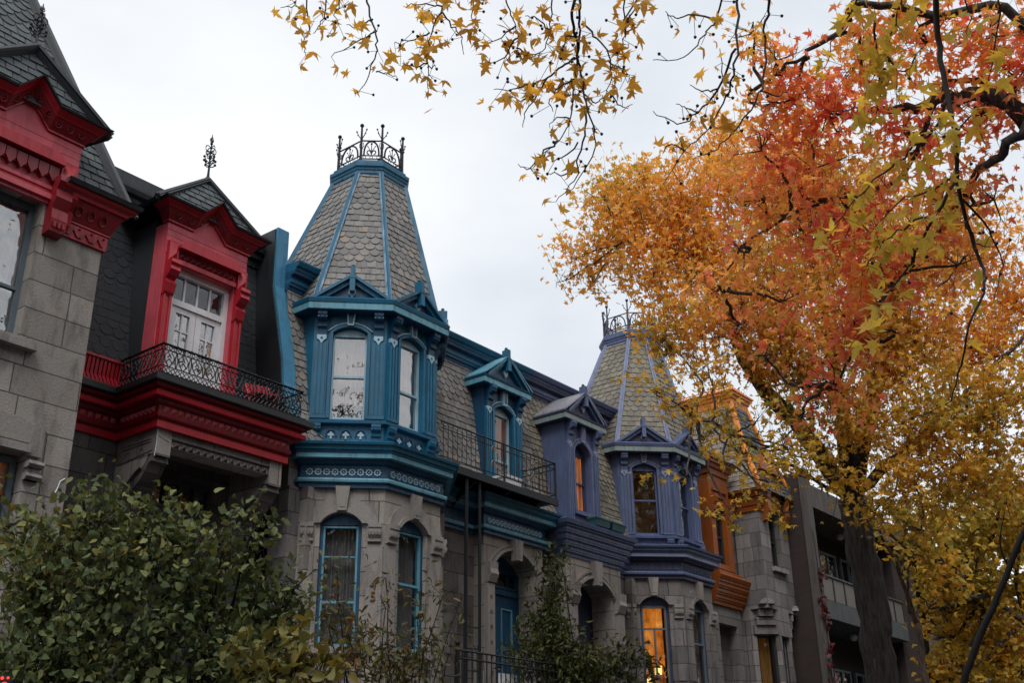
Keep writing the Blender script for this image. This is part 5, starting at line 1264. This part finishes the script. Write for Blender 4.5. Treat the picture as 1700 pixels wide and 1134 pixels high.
# far golden maple with the big trunk on the pavement
tb = at(1436, 985, 16)
blobsA = PB_([(1012, 400, 16, 62), (965, 425, 16, 36, .7), (1003, 330, 16, 40, .6), (1055, 300, 16.5, 40, .7), (1060, 355, 16.5, 80), (1085, 460, 15.5, 78), (1128, 545, 15, 72), (1160, 420, 16, 90), (1140, 330, 16, 80), (1195, 270, 17, 80),
    (1230, 510, 15, 95), (1175, 605, 14.5, 55, .55), (1100, 560, 14.6, 40, .7), (1200, 690, 14.2, 42, .6), (1290, 590, 15, 75), (1310, 450, 15, 110), (1300, 310, 16, 110), (1400, 340, 16, 100), (1360, 560, 14.5, 90), (1430, 450, 15, 110), (1455, 590, 15, 100), (1420, 700, 14.5, 60),
    (1520, 560, 15, 100), (1550, 420, 16, 100), (1620, 580, 16, 95), (1540, 690, 14.2, 90), (1640, 690, 14.2, 85), (1490, 780, 14, 62), (1590, 790, 14, 75), (1670, 800, 14.5, 60), (1275, 800, 13.6, 30, .6), (1130, 672, 13.6, 32, .8), (1090, 650, 13.4, 18, .8), (1235, 755, 13.8, 30, .8), (1170, 730, 13.6, 24, .65), (1255, 700, 14, 28, .7), (1325, 700, 14.2, 34, .8), (1300, 740, 14, 26, .7), (1370, 750, 14.6, 34, .8), (1345, 650, 14.4, 40), (1140, 790, 13.0, 14, .8),
    (1650, 400, 16, 60, .6), (1690, 500, 16, 60, .7), (1330, 760, 13.6, 40, .6), (985, 470, 16, 26, .6), (940, 465, 16, 22, .5), (1215, 850, 13.2, 18, .8), (1300, 850, 13.4, 20, .7), (1380, 800, 14.2, 30, .6), (1445, 850, 14.2, 36, .7), (1530, 880, 14.2, 42, .7)])
blobsA = [b for b in blobsA]
fA = V((tb.x, tb.y, at(1400, 800, 15.7).z))
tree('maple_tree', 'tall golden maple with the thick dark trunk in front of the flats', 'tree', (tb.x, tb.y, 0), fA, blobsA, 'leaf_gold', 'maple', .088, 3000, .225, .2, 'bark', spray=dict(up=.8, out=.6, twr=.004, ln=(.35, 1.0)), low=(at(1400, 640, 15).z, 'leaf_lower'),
     limbs=[([at(1340, 725, 15.4), at(1254, 626, 15.2), at(1190, 500, 15.6), at(1120, 420, 15.8), at(1040, 400, 16)], .15, .03), ([at(1440, 700, 15.6), at(1470, 560, 15.5), at(1500, 420, 15.6), at(1530, 300, 16)], .15, .03), ([at(1395, 680, 15.6), at(1370, 520, 15.2), at(1330, 380, 15.5), at(1250, 250, 16.2)], .13, .025), ([at(1480, 770, 15.2), at(1560, 700, 14.8), at(1640, 620, 15.2), at(1700, 560, 15.6)], .09, .02), ([at(1210, 720, 14.4), at(1150, 690, 13.8)], .03, .01)], twr=.007)

# red maple nearer the camera, its trunk outside the picture on the right
tb2 = V((11.2, .2, 0))
blobsB = PB_([(1250, 55, 10.2, 32), (1290, 100, 10, 40), (1300, 170, 10.2, 55), (1375, 185, 10.2, 70), (1265, 250, 10.4, 50), (1270, 330, 10.6, 58), (1350, 280, 10.2, 75), (1430, 90, 10, 70), (1540, 70, 9.8, 80), (1650, 60, 9.6, 80), (1420, 360, 10.2, 80), (1500, 220, 10, 75), (1630, 190, 9.8, 70, .8), (1340, 400, 10.6, 60), (1235, 420, 10.8, 32), (1195, 480, 11, 26), (1480, 470, 10.2, 72), (1420, 545, 10.4, 52), (1385, 645, 10.6, 50), (1330, 690, 10.8, 30), (1560, 340, 9.8, 60), (1300, 500, 10.8, 40), (1225, 540, 11.2, 24), (1590, 440, 10, 50, .7), (1650, 330, 9.8, 45, .6), (1270, 590, 11, 18), (1330, 120, 10.2, 30), (1690, 130, 9.6, 50)])
tree('maple_tree', 'coral red maple leaning in from the right, nearer than the golden maple', 'tree', tb2, V((10.6, 1.0, 5.6)), blobsB, 'leaf_red', 'maple', .09, 2100, .26, .16, 'bark',
     limbs=[([at(1700, 200, 9.6), at(1590, 160, 9.7), at(1524, 178, 10), at(1457, 183, 10.2), at(1433, 187, 10.2)], .09, .018), ([at(1760, 180, 9.3), at(1700, 222, 9.3), at(1655, 258, 9.5), at(1615, 296, 9.8), at(1560, 380, 10), at(1480, 470, 10.2), at(1390, 640, 10.6)], .06, .012), ([at(1720, 60, 9.4), at(1560, 20, 9.6), at(1429, 0, 9.6), at(1401, 44, 9.8), at(1361, 75, 10), at(1306, 107, 10), at(1266, 135, 10.2)], .05, .01), ([at(1620, 130, 9.8), at(1500, 290, 10.1), at(1380, 330, 10.4), at(1250, 390, 10.8), at(1200, 480, 11)], .035, .008)], twr=.009, sig=.11, droop=.7, spray=dict(up=-.1, out=.3, ln=(.25, .6), per=12, jit=.07, twr=.003))

# near maple overhead: limbs above the frame, hanging twigs with yellow leaves
def px(l): return [(p[0], p[1]) for p in l]
TW = [  # twig pixels, depth, leaves per metre, root twig
    ([(560, -140), (600, -60), (608, 0), (624, 49), (626, 80), (618, 109), (603, 141), (588, 155)], 7.2, 5, 1), ([(624, 51), (592, 71), (550, 94)], 7.2, 8, 0), ([(622, 118), (640, 122), (660, 130)], 7.2, 5, 0), ([(618, 30), (590, 45), (575, 40)], 7.1, 10, 0),
    ([(505, -130), (510, -60), (511, 0), (513, 45), (505, 72), (507, 92)], 7.4, 12, 1), ([(511, 20), (490, 10), (466, 12)], 7.4, 14, 0), ([(550, -90), (541, 0), (539, 23), (531, 38), (520, 55)], 7.3, 16, 1), ([(575, -80), (565, 0), (558, 20), (562, 40)], 7.3, 18, 1),
    ([(760, -120), (745, -50), (737, 0), (731, 19), (716, 53), (708, 87), (711, 124), (710, 160)], 7, 20, 1), ([(713, 55), (690, 62), (672, 68), (655, 72)], 7, 24, 0), ([(709, 105), (690, 110), (668, 104)], 7, 18, 0), ([(731, 19), (750, 40), (765, 62), (770, 90)], 7, 20, 0), ([(733, 10), (700, 5), (670, 10)], 7, 22, 0), ([(710, 110), (723, 108)], 7, 8, 0),
    ([(800, -100), (790, -30), (786, 0), (782, 30), (790, 55)], 6.9, 26, 1), ([(740, -60), (770, -20), (800, 5)], 6.9, 26, 1),
    ([(860, -120), (845, -50), (840, 0), (853, 30), (859, 60), (857, 98)], 6.9, 26, 1), ([(856, 45), (835, 60), (806, 78)], 6.9, 20, 0), ([(858, 80), (880, 92), (900, 88)], 6.9, 26, 0), ([(859, 60), (835, 98), (810, 102)], 6.9, 16, 0),
    ([(935, -100), (922, -40), (917, 0), (912, 49), (900, 87), (870, 92)], 6.8, 24, 1), ([(912, 49), (890, 30), (872, 26)], 6.8, 26, 0),
    ([(980, -150), (965, -60), (953, 0), (951, 41), (960, 94), (968, 128), (972, 169), (983, 203), (987, 248), (961, 297), (946, 322)], 6.6, 6, 1), ([(985, -140), (972, -50), (964, 0), (961, 38), (959, 94), (953, 143), (946, 196), (927, 233), (889, 264)], 6.6, 12, 1),
    ([(959, 96), (938, 105), (908, 128), (889, 162), (874, 188), (868, 211)], 6.6, 9, 0), ([(908, 128), (880, 140), (850, 146), (820, 148)], 6.6, 30, 0), ([(889, 150), (870, 165), (845, 160)], 6.6, 24, 0), ([(956, 132), (935, 140), (915, 165), (918, 185)], 6.6, 22, 0),
    ([(970, 180), (972, 211), (961, 260), (953, 298), (923, 335)], 6.6, 4, 0), ([(946, 196), (930, 195), (912, 205)], 6.6, 22, 0), ([(927, 233), (905, 250), (880, 280), (860, 272)], 6.6, 18, 0), ([(961, 236), (935, 260), (915, 268)], 6.6, 8, 0), ([(953, 285), (930, 290), (912, 288)], 6.6, 3, 0),
    ([(968, 38), (987, 56), (1010, 90), (1015, 128), (1006, 166)], 6.6, 16, 0), ([(1050, -100), (1040, -40), (1036, 0), (1038, 49), (1030, 80), (1025, 104)], 6.6, 34, 1), ([(1010, 100), (1030, 115), (1045, 125)], 6.6, 22, 0), ([(1012, 150), (1025, 172), (1043, 180)], 6.6, 16, 0), ([(972, 160), (990, 170), (1000, 158)], 6.6, 18, 0), ([(958, 60), (940, 62), (930, 90)], 6.6, 20, 0), ([(1038, 30), (1060, 10), (1075, 5)], 6.6, 26, 1),
    ([(1235, -120), (1228, -50), (1225, 0), (1224, 52), (1219, 123), (1207, 159), (1175, 214), (1135, 250), (1101, 306)], 6.2, 3, 1), ([(1135, 250), (1110, 240), (1100, 255)], 6.2, 22, 0), ([(1215, 140), (1200, 130), (1195, 80)], 6.2, 14, 0),
    ([(1210, -80), (1197, 0), (1187, 36), (1163, 64), (1135, 95), (1084, 99)], 6.2, 2, 1), ([(1187, 30), (1150, 25), (1120, 28), (1105, 18)], 6.2, 8, 0), ([(1222, 79), (1191, 147), (1159, 186), (1127, 204), (1084, 184)], 6.2, 2, 0), ([(1191, 147), (1165, 150), (1145, 140)], 6.2, 4, 0), ([(1159, 186), (1140, 180), (1122, 172)], 6.2, 3, 0),
    ([(1290, -90), (1280, 0), (1270, 48), (1270, 119), (1254, 167), (1215, 222), (1191, 246), (1150, 265)], 6.2, 2, 1), ([(1262, 150), (1290, 160), (1310, 150)], 6.2, 4, 0),
    ([(1545, -150), (1550, -60), (1556, 0), (1560, 79), (1572, 159), (1588, 222), (1590, 286), (1604, 369), (1628, 440), (1637, 471), (1608, 539), (1592, 622), (1568, 674), (1504, 698)], 6, 2, 1),
    ([(1572, 167), (1554, 210), (1528, 234), (1492, 270), (1449, 298), (1409, 345), (1362, 393)], 6, 14, 0), ([(1584, 302), (1552, 357), (1516, 429), (1500, 450), (1445, 527), (1409, 579)], 6, 6, 0), ([(1588, 222), (1610, 190), (1640, 170)], 6, 8, 0), ([(1590, 286), (1540, 320), (1490, 335), (1450, 380)], 6, 18, 0), ([(1552, 357), (1510, 370), (1470, 400), (1440, 440)], 6, 20, 0),
    ([(1500, -60), (1490, 20), (1470, 90), (1440, 140)], 6, 20, 1), ([(1470, 90), (1500, 120), (1520, 100)], 6, 16, 0), ([(1430, -80), (1420, 0), (1390, 60), (1370, 110)], 6.1, 16, 1), ([(1450, 30), (1460, 130), (1462, 160), (1445, 220)], 6.1, 12, 0), ([(1680, -60), (1660, 20), (1650, 90), (1640, 140)], 5.9, 10, 1), ([(1620, -60), (1610, 30), (1600, 60)], 6, 8, 1),
    ([(1604, 369), (1620, 400), (1650, 410)], 6, 2, 0), ([(1600, 330), (1640, 380), (1660, 440), (1650, 500)], 6.2, 3, 0)]
root = thing('maple_tree', 'overhanging maple whose thin twigs with mustard leaves hang from the top', 'tree', (8.6, -2.2, 0))
m = MB(); m.sm = True; chunksL = []; chunksR = []
limb(m, [(8.6, -2.2, -.2), (8.4, -2.0, 3), (8.2, -1.6, 6.2)], .3, .2, 12, .01, 5)
over = limb(m, [(8.2, -1.6, 6.2), (7.6, -.6, 8.4), (6.6, 1.0, 9.6), (5.4, 2.7, 9.9), (4.4, 4.2, 9.8), (3.7, 5.4, 9.4)], .17, .03, 8, .01, 6)
over += limb(m, [(8.2, -1.6, 6.2), (7.9, -.4, 7.6), (7.4, .8, 8.6), (6.6, 2.2, 9.0)], .12, .03, 8, .01, 6)
for pts, d, dens, isroot in TW:
    P = []
    for i, (u, v) in enumerate(pts): P.append(at(u, v, d + .12 * math.sin(i * 1.3 + d * 7)))
    L_ = sum((P[i + 1] - P[i]).length for i in range(len(P) - 1)); r = .0045 + .0045 * min(2.2, L_)
    if isroot:
        s = min(over, key=lambda q: (q - P[0]).length); md = s.lerp(P[0], .55) + V((0, 0, .25)); P = [s, md] + P; r = max(r, .009)
        if pts[0] == (1545, -150): r = .024
    out = limb(m, P, r, .0022, 5, .006, 4)
    vis = out[8:] if isroot else out
    if dens:
        q = []
        for i in range(len(vis) - 1):
            for _ in range(np.random.poisson(0) if False else int(RNG.poisson(dens * (.95 if pts[0][0] < 1300 else 2.5) * (vis[i + 1] - vis[i]).length))):
                q.append(vis[i].lerp(vis[i + 1], random.random()) + V((random.gauss(0, .05), random.gauss(0, .05), random.gauss(-.03, .05))))
        if q:
            p_ = np.array([tuple(x) for x in q]); (chunksR if pts[0][0] > 1300 else chunksL).append(leaf_arrays(p_, .095 if pts[0][0] > 1300 else .088, 'maple', 1.0))
            for x in q[::2]:
                s = min(vis, key=lambda w: (w - x).length); m.tube([s, x], .0018, 3, cap=False)
    for i in range(0, len(vis) - 1, 2):      # buds and seed stalks
        if random.random() < .55:
            e = vis[i] + V((random.gauss(0, .05), random.gauss(0, .05), random.gauss(-.01, .05))); m.tube([vis[i], e], .002, 3, cap=False); m.ball(e, .010, 5)
m.build('trunk', 'twig', root); leaf_mesh('crown', chunksL, 'leaf_brown', root); leaf_mesh('crown', chunksR, 'leaf_yellow', root)

# far trees low on the right
tree('maple_tree', 'olive gold tree behind the leaning trunk at the lower right', 'tree', (24.5, 5.2, 0), V((24.5, 5.2, 4.6)), PB_([(1570, 930, 23, 46), (1640, 900, 23, 55), (1690, 980, 23, 55), (1620, 1000, 22.5, 55), (1580, 1060, 22.5, 40), (1660, 1070, 22.5, 60), (1600, 1120, 22, 50), (1690, 1120, 22, 45), (1540, 960, 23, 26), (1700, 860, 23, 45), (1560, 1010, 22.5, 30), (1610, 870, 22.5, 45), (1660, 840, 22.5, 45), (1570, 1110, 22, 36), (1540, 1010, 22, 22), (1530, 900, 22, 26), (1620, 950, 22, 40), (1500, 850, 21, 30), (1545, 850, 21, 40), (1480, 890, 20.5, 18), (1540, 910, 20, 34), (1580, 960, 20, 30), (1470, 840, 20, 22)]), 'leaf_olive', 'lobed', .13, 1150, .18, .12, 'bark', limbs=[([at(1600, 960, 22.6), at(1640, 900, 22.8)], .07, .03), ([at(1690, 1000, 22.6), at(1700, 860, 23)], .07, .03)], sig=.2, twr=.02)
lt = thing('leaning_tree', 'dark bare trunk leaning up to the right edge below the golden crowns', 'tree', at(1585, 1330, 11.4))
m = MB(); m.sm = True; limb(m, [at(1575, 1500, 11.4), at(1582, 1330, 11.4), at(1590, 1190, 11.3), at(1604, 1120, 11.2), at(1632, 1045, 11.1), at(1664, 975, 11), at(1690, 905, 10.9), at(1735, 820, 10.8), at(1800, 700, 10.7)], .045, .024, 10, .004, 4)
limb(m, [at(1675, 945, 11), at(1660, 900, 10.9), at(1668, 850, 10.8)], .012, .004, 5, .006, 3); m.build('trunk', 'twig', lt)
tree('slender_tree', 'slender pale forked tree between the thick trunk and the flats', 'tree', (tb.x + 5.9, 7.4, 0), at(1522, 1035, 20.5), PB_([(1453, 880, 20, 26, .6), (1515, 880, 20, 26, .6), (1490, 850, 20, 30, .6)]), 'leaf_olive', 'lobed', .13, 700, .075, .06, 'bark_pale', limbs=[([at(1499, 969, 20.4), at(1475, 908, 20.2), at(1453, 880, 20)], .05, .02), ([at(1500, 960, 20.4), at(1496, 905, 20.2), at(1515, 870, 20)], .035, .015), ([at(1505, 990, 20.4), at(1512, 930, 20), at(1538, 888, 20)], .03, .012)])
tree('backing_tree', 'distant yellow tree filling the right edge behind the other trees', 'tree', (33, 5.6, 0), V((33, 5.6, 5)), PB_([(1580, 900, 30, 40), (1640, 1000, 30, 60), (1700, 900, 30, 60), (1610, 1090, 30, 60), (1700, 1060, 30, 60), (1640, 820, 30, 50), (1590, 1000, 30, 45)], 1), 'leaf_olive', 'lobed', .2, 420, .2, .14, 'bark', sig=.3, twr=.025)

# shrubs in the front gardens
def shrub(name, label, base, blobs, mat, kind, size, dens, sig=.1, stems=7, twr=.008, droop=.3, mat2=None):
    root = thing(name, label, 'shrub', base); m = MB(); chunks = []; ch2 = []
    for k, (c, r, dn) in enumerate(blobs):
        b = V(base) + V((random.gauss(0, .25), random.gauss(0, .15), 0)); limb(m, [b, b.lerp(c, .55) + V((0, 0, .3)), c], twr * 2.4, twr, 5, .015, 4); twiggy(m, c, r, 5, twr * .8)
        p = sprays(m, c, r, int(dens * dn * r * r), base, up=.7, out=.4, ln=(.18, .6), per=10, jit=sig * .6, twr=twr * .45); chunks.append(leaf_arrays(p, size, kind, droop))
    m.build('stems', 'twig', root); leaf_mesh('foliage', chunks, mat, root)
    return root
LB = at(220, 1500, 8.4); LB.z = 0
shrub('lilac_bush', 'big heart-leaved green bush filling the lower left corner', LB, PB_([(35, 905, 8.2, 42), (110, 905, 8.2, 50), (165, 870, 8.2, 42), (230, 895, 8.2, 48), (300, 900, 8.2, 44), (370, 905, 8.2, 34), (415, 890, 8.2, 30), (60, 985, 8, 70), (170, 970, 8, 70), (280, 965, 8, 52), (350, 1010, 8.3, 60, .8), (430, 985, 8.2, 46), (470, 1020, 8.2, 36), (40, 1080, 7.8, 70), (150, 1070, 7.8, 70), (260, 1060, 7.9, 60, .8), (350, 1090, 8, 60), (440, 1080, 8.1, 55), (90, 1150, 7.7, 70), (230, 1150, 7.8, 70), (340, 1160, 7.9, 70), (15, 870, 8.2, 18, .6), (138, 835, 8.2, 12, .6), (490, 975, 8.2, 14, .6)]), 'leaf_lilac', 'heart', .062, 6000, .095)
YB = at(470, 1400, 7.6); YB.z = 0
shrub('low_shrub', 'small yellow-green shrub in front of the big bush, beside the sapling', YB, PB_([(425, 1110, 7.4, 34), (480, 1105, 7.4, 38), (530, 1120, 7.4, 34), (455, 1150, 7.3, 40), (510, 1155, 7.3, 40)]), 'leaf_yellowgreen', 'heart', .085, 3000, .07)
SB = at(630, 1420, 10.5); SB.z = 0
shrub('sapling', 'thin twiggy sapling with a few red leaves below the blue tower window', SB, PB_([(560, 990, 10.5, 28, .8), (545, 1040, 10.5, 30), (600, 1060, 10.5, 36), (650, 1090, 10.5, 50), (570, 1110, 10.5, 44), (700, 1060, 10.5, 30, .8), (640, 1010, 10.5, 18, .7), (735, 990, 10.5, 12, .6), (700, 990, 10.5, 20, .6), (640, 960, 10.5, 10, .6), (760, 1010, 10.5, 10, .5), (710, 1110, 10.5, 40), (745, 1085, 10.5, 16, .6), (660, 1140, 10.5, 50), (560, 950, 10.5, 10, .5)]), 'leaf_sap', 'lance', .085, 2900, .11, droop=.2, twr=.0045)
VB = V((14.6, 9.7, 0))
shrub('climbing_shrub', 'dark conical climber between the blue door and the violet portal', VB, PB_([(928, 922, 16.9, 14), (922, 950, 16.8, 22), (918, 985, 16.6, 30), (910, 1025, 16.4, 38), (905, 1065, 16.2, 48), (945, 1075, 16.2, 44), (920, 1110, 16, 54), (975, 1100, 16, 38), (880, 1100, 16, 40), (950, 1130, 16, 50)]), 'leaf_ever', 'lance', .105, 3000, .1, droop=.6)
VS = V((15.6, 9.3, 0))
shrub('garden_shrub', 'low green shrub in front of the lamplit violet house window', VS, PB_([(1020, 1105, 16, 30), (1055, 1095, 16.2, 26), (1000, 1125, 16, 34), (1045, 1130, 16, 34), (1072, 1122, 16.2, 18)]), 'leaf_ever', 'lance', .12, 1700, .1)
cr = thing('creeper', 'crimson creeper scattered up the pale edge of the brick fin wall', 'creeper', (22.9, 9.5, 0))
pts = []
for _ in range(20):
    z = random.uniform(3, 7.4); c = V((22.74 + random.uniform(-.05, .16), 9.49, z))
    for _ in range(random.randint(1, 7)): pts.append(tuple(c + V((random.gauss(0, .06), random.gauss(-.03, .02), random.gauss(0, .09)))))
leaf_mesh('leaves', [leaf_arrays(np.array(pts), .11, 'heart', .6)], 'leaf_creeper', cr)
m = MB(); m.tube([(22.84, 9.485, 0.1), (22.80, 9.485, 3), (22.88, 9.485, 5), (22.8, 9.485, 7.4)], .008, 4); m.build('stem', 'twig', cr)

# ------------------------------------------------------------------ railings, chair, red light, street
def fence(name, label, x0, x1, y, z0, z1):
    root = thing(name, label, 'railing', ((x0 + x1) / 2, y, z0)); m = MB()
    for zz in (z0 + .08, z1 - .1, z1): m.tube([(x0, y, zz), (x1, y, zz)], .014, 5)
    m.build('rails', 'iron', root); m = MB(); x = x0
    while x <= x1: m.tube([(x, y, z0), (x, y, z1)], .009, 5); x += .1
    m.build('balusters', 'iron', root)
    for xx in (x0, x1): m = MB(); m.box(FAC(xx, y), -.025, .025, -.025, .025, z0, z1 + .06); m.ball((xx, y, z1 + .09), .04); m.build('post', 'iron', root)
    m = MB(); x = x0 + .35
    while x < x1:
        for s in (-1, 1): m.tube([(x + s * (.04 + .035 * math.cos(w)), y, z1 + .05 + .04 * math.sin(w)) for w in [q * .8 for q in range(8)]], .006, 4)
        x += .55
    m.build('scrolls', 'iron', root); return root
fence('iron_railing', 'black iron railing in front of the blue door steps', 11.1, 13.9, 9.6, 2.4, 3.72)
fence('iron_railing', 'black iron railing glimpsed through the big left bush', 5.9, 7.5, 9.4, 2.4, 3.4)
ch = thing('garden_chair', 'pale slatted chair behind the railing by the blue door', 'chair', (12.95, 10.0, 2.5)); f = Fr((12.95, 10.05, 2.5), (0, -1))
m = MB(); [m.box(f, -.2 + k * .105, -.2 + k * .105 + .085, -.2, -.17, .45, 1.12) for k in range(4)]; m.box(f, -.22, .22, -.165, -.14, .95, 1.02); m.build('backrest', 'white', ch)
m = MB(); [m.box(f, -.22, .22, -.16 + k * .09, -.08 + k * .09, .42, .45) for k in range(4)]; m.build('seat', 'white', ch)
for a in (-.2, .17):
    for b_ in (-.17, .17): m = MB(); m.box(f, a, a + .035, b_, b_ + .035, 0, .42); m.build('leg', 'white', ch)
rp = at(10, 1133, 7.0); rl = thing('red_light', 'small glowing red lights on a post below the big bush at the left', 'light', (rp.x, rp.y, 0))
m = MB(); m.tube([(rp.x, rp.y, 0), (rp.x, rp.y, rp.z - .12)], .03, 8); m.build('post', 'iron', rl)
rf_ = Fr(tuple(rp), (-rp.x, -rp.y)); m = MB(); m.box(rf_, -.04, .025, -.06, 0, -.12, .04); m.build('housing', 'black', rl)
for a, c, r in ((-.025, .022, .009), (.008, .024, .007), (-.008, -.022, .02)):
    m = MB(); m.prism(rf_, [(a + r * math.cos(t), c + r * math.sin(t)) for t in [q * math.pi / 6 for q in range(12)]], 0, .012); m.build('lens', 'red_glow', rl)

# the wood of the square across the street, seen only as reflections in the panes
ch = []; mt = MB()
for k in range(26):
    x = -22 + k * 3.1 + random.uniform(-1, 1); y = random.uniform(-12.5, -8); h = random.uniform(13, 17)
    mt.tube([(x, y, 0), (x, y, h * .6)], [.3, .15], 6)
    p_, cc = blob_points((x, y, h * .62), h * .36, 620, 8, .5, 1.15, .4); ch.append(leaf_arrays(p_, .8, 'lobed', .3))
W = leaf_mesh('park_trees', ch, 'leaf_park', None, kind='stuff'); W['label'] = 'wood of the square across the street'
mt.build('park_trunks', 'bark', W)
b0 = FAC(0, 0)
m = MB(); m.quad((-300, -300, 0), (300, -300, 0), (300, 300, 0), (-300, 300, 0)); m.build('ground', 'soil', None, kind='structure')
m = MB(); m.quad((-120, -7, .004), (120, -7, .004), (120, 2.4, .004), (-120, 2.4, .004)); m.build('road', 'asphalt', None, kind='structure')
m = MB(); m.box(b0, -120, 120, -5.0, -2.4, -.1, .13); m.build('pavement', 'paving', None, kind='structure')
m = MB(); m.box(b0, -120, 120, 7.0, 9.0, -.1, .13); m.build('pavement', 'paving', None, kind='structure')
m = MB()
for hx, y in ((13.67, 10.6), (15.68, 10.4), (20.6, 10.6), (7.9, 11.2)):
    for k in range(12): m.box(b0, hx - .7, hx + .7, -y + 0, -y + 1.0 + k * .22 - .9, 2.5 - (k + 1) * .205, 2.5 - k * .205)
m.build('steps', 'stone_plain', None, kind='structure')
m = MB(); m.box(b0, 11.0, 14.0, -10.85, -9.5, 2.3, 2.4); m.box(b0, 6.5, 9.0, -11.3, -9.3, 2.3, 2.4); m.build('terrace', 'stone_plain', None, kind='structure')

# ------------------------------------------------------------------ light, sky, camera
SUN_EL, SUN_AZ = math.radians(56), math.radians(215)      # azimuth counted from +x, anticlockwise: behind and left of the camera
sd = V((math.cos(SUN_EL) * math.cos(SUN_AZ), math.cos(SUN_EL) * math.sin(SUN_AZ), math.sin(SUN_EL)))
sl = bpy.data.lights.new('sun', 'SUN'); sl.energy = SUN_E; sl.angle = math.radians(25); sl.color = (1, .965, .93)
so = bpy.data.objects.new('sun', sl); COL.objects.link(so); so.rotation_euler = sd.to_track_quat('Z', 'Y').to_euler(); so.location = (0, 0, 30)
w = bpy.data.worlds.new('World'); SC.world = w; w.use_nodes = True; nt = w.node_tree; nt.nodes.clear()
sk = N(nt, 'ShaderNodeTexSky', sky_type='NISHITA'); sk.sun_disc = False; sk.sun_elevation = SUN_EL; sk.sun_rotation = math.pi / 2 - SUN_AZ
tc = N(nt, 'ShaderNodeTexCoord'); g = tc.outputs['Generated']
n1 = noise_tex(nt, mapping(nt, g, (1.2, 1.2, 2.2)), 1.5, 5, .5); n2 = noise_tex(nt, mapping(nt, g, (2.0, 2.0, 4.0)), 2.0, 6, .55)
cl = ramp(nt, n1, [(.36, (6.0, 6.4, 6.95)), (.52, (7.5, 7.75, 8.05)), (.64, (8.4, 8.6, 8.8))])
cl = mixc(nt, ramp(nt, n2, [(.42, (0, 0, 0)), (.7, (.45,) * 3)]), cl, (8.3, 8.5, 8.7))
mx = mixc(nt, .93, sk.outputs[0], cl)
bg = N(nt, 'ShaderNodeBackground'); bg.inputs['Strength'].default_value = .1; L(nt, mx, bg.inputs['Color'])
wo = N(nt, 'ShaderNodeOutputWorld'); L(nt, bg.outputs[0], wo.inputs[0])

cam = bpy.data.cameras.new('camera'); cam.sensor_width = 36; cam.lens = F_PX / 1700 * 36; cam.clip_end = 2000; cam.clip_start = .05
co = bpy.data.objects.new('camera', cam); COL.objects.link(co); co.location = EYE
R3 = Matrix((CR, CU, -CF)).transposed(); co.matrix_world = Matrix.Translation(EYE) @ R3.to_4x4()
SC.camera = co
vs = SC.view_settings; vs.view_transform = 'Standard'; vs.look = 'None'; vs.exposure = EXPO; vs.gamma = 1
SC.render.engine = 'CYCLES'; SC.cycles.max_bounces = 6; SC.cycles.transparent_max_bounces = 12; SC.cycles.use_denoising = True
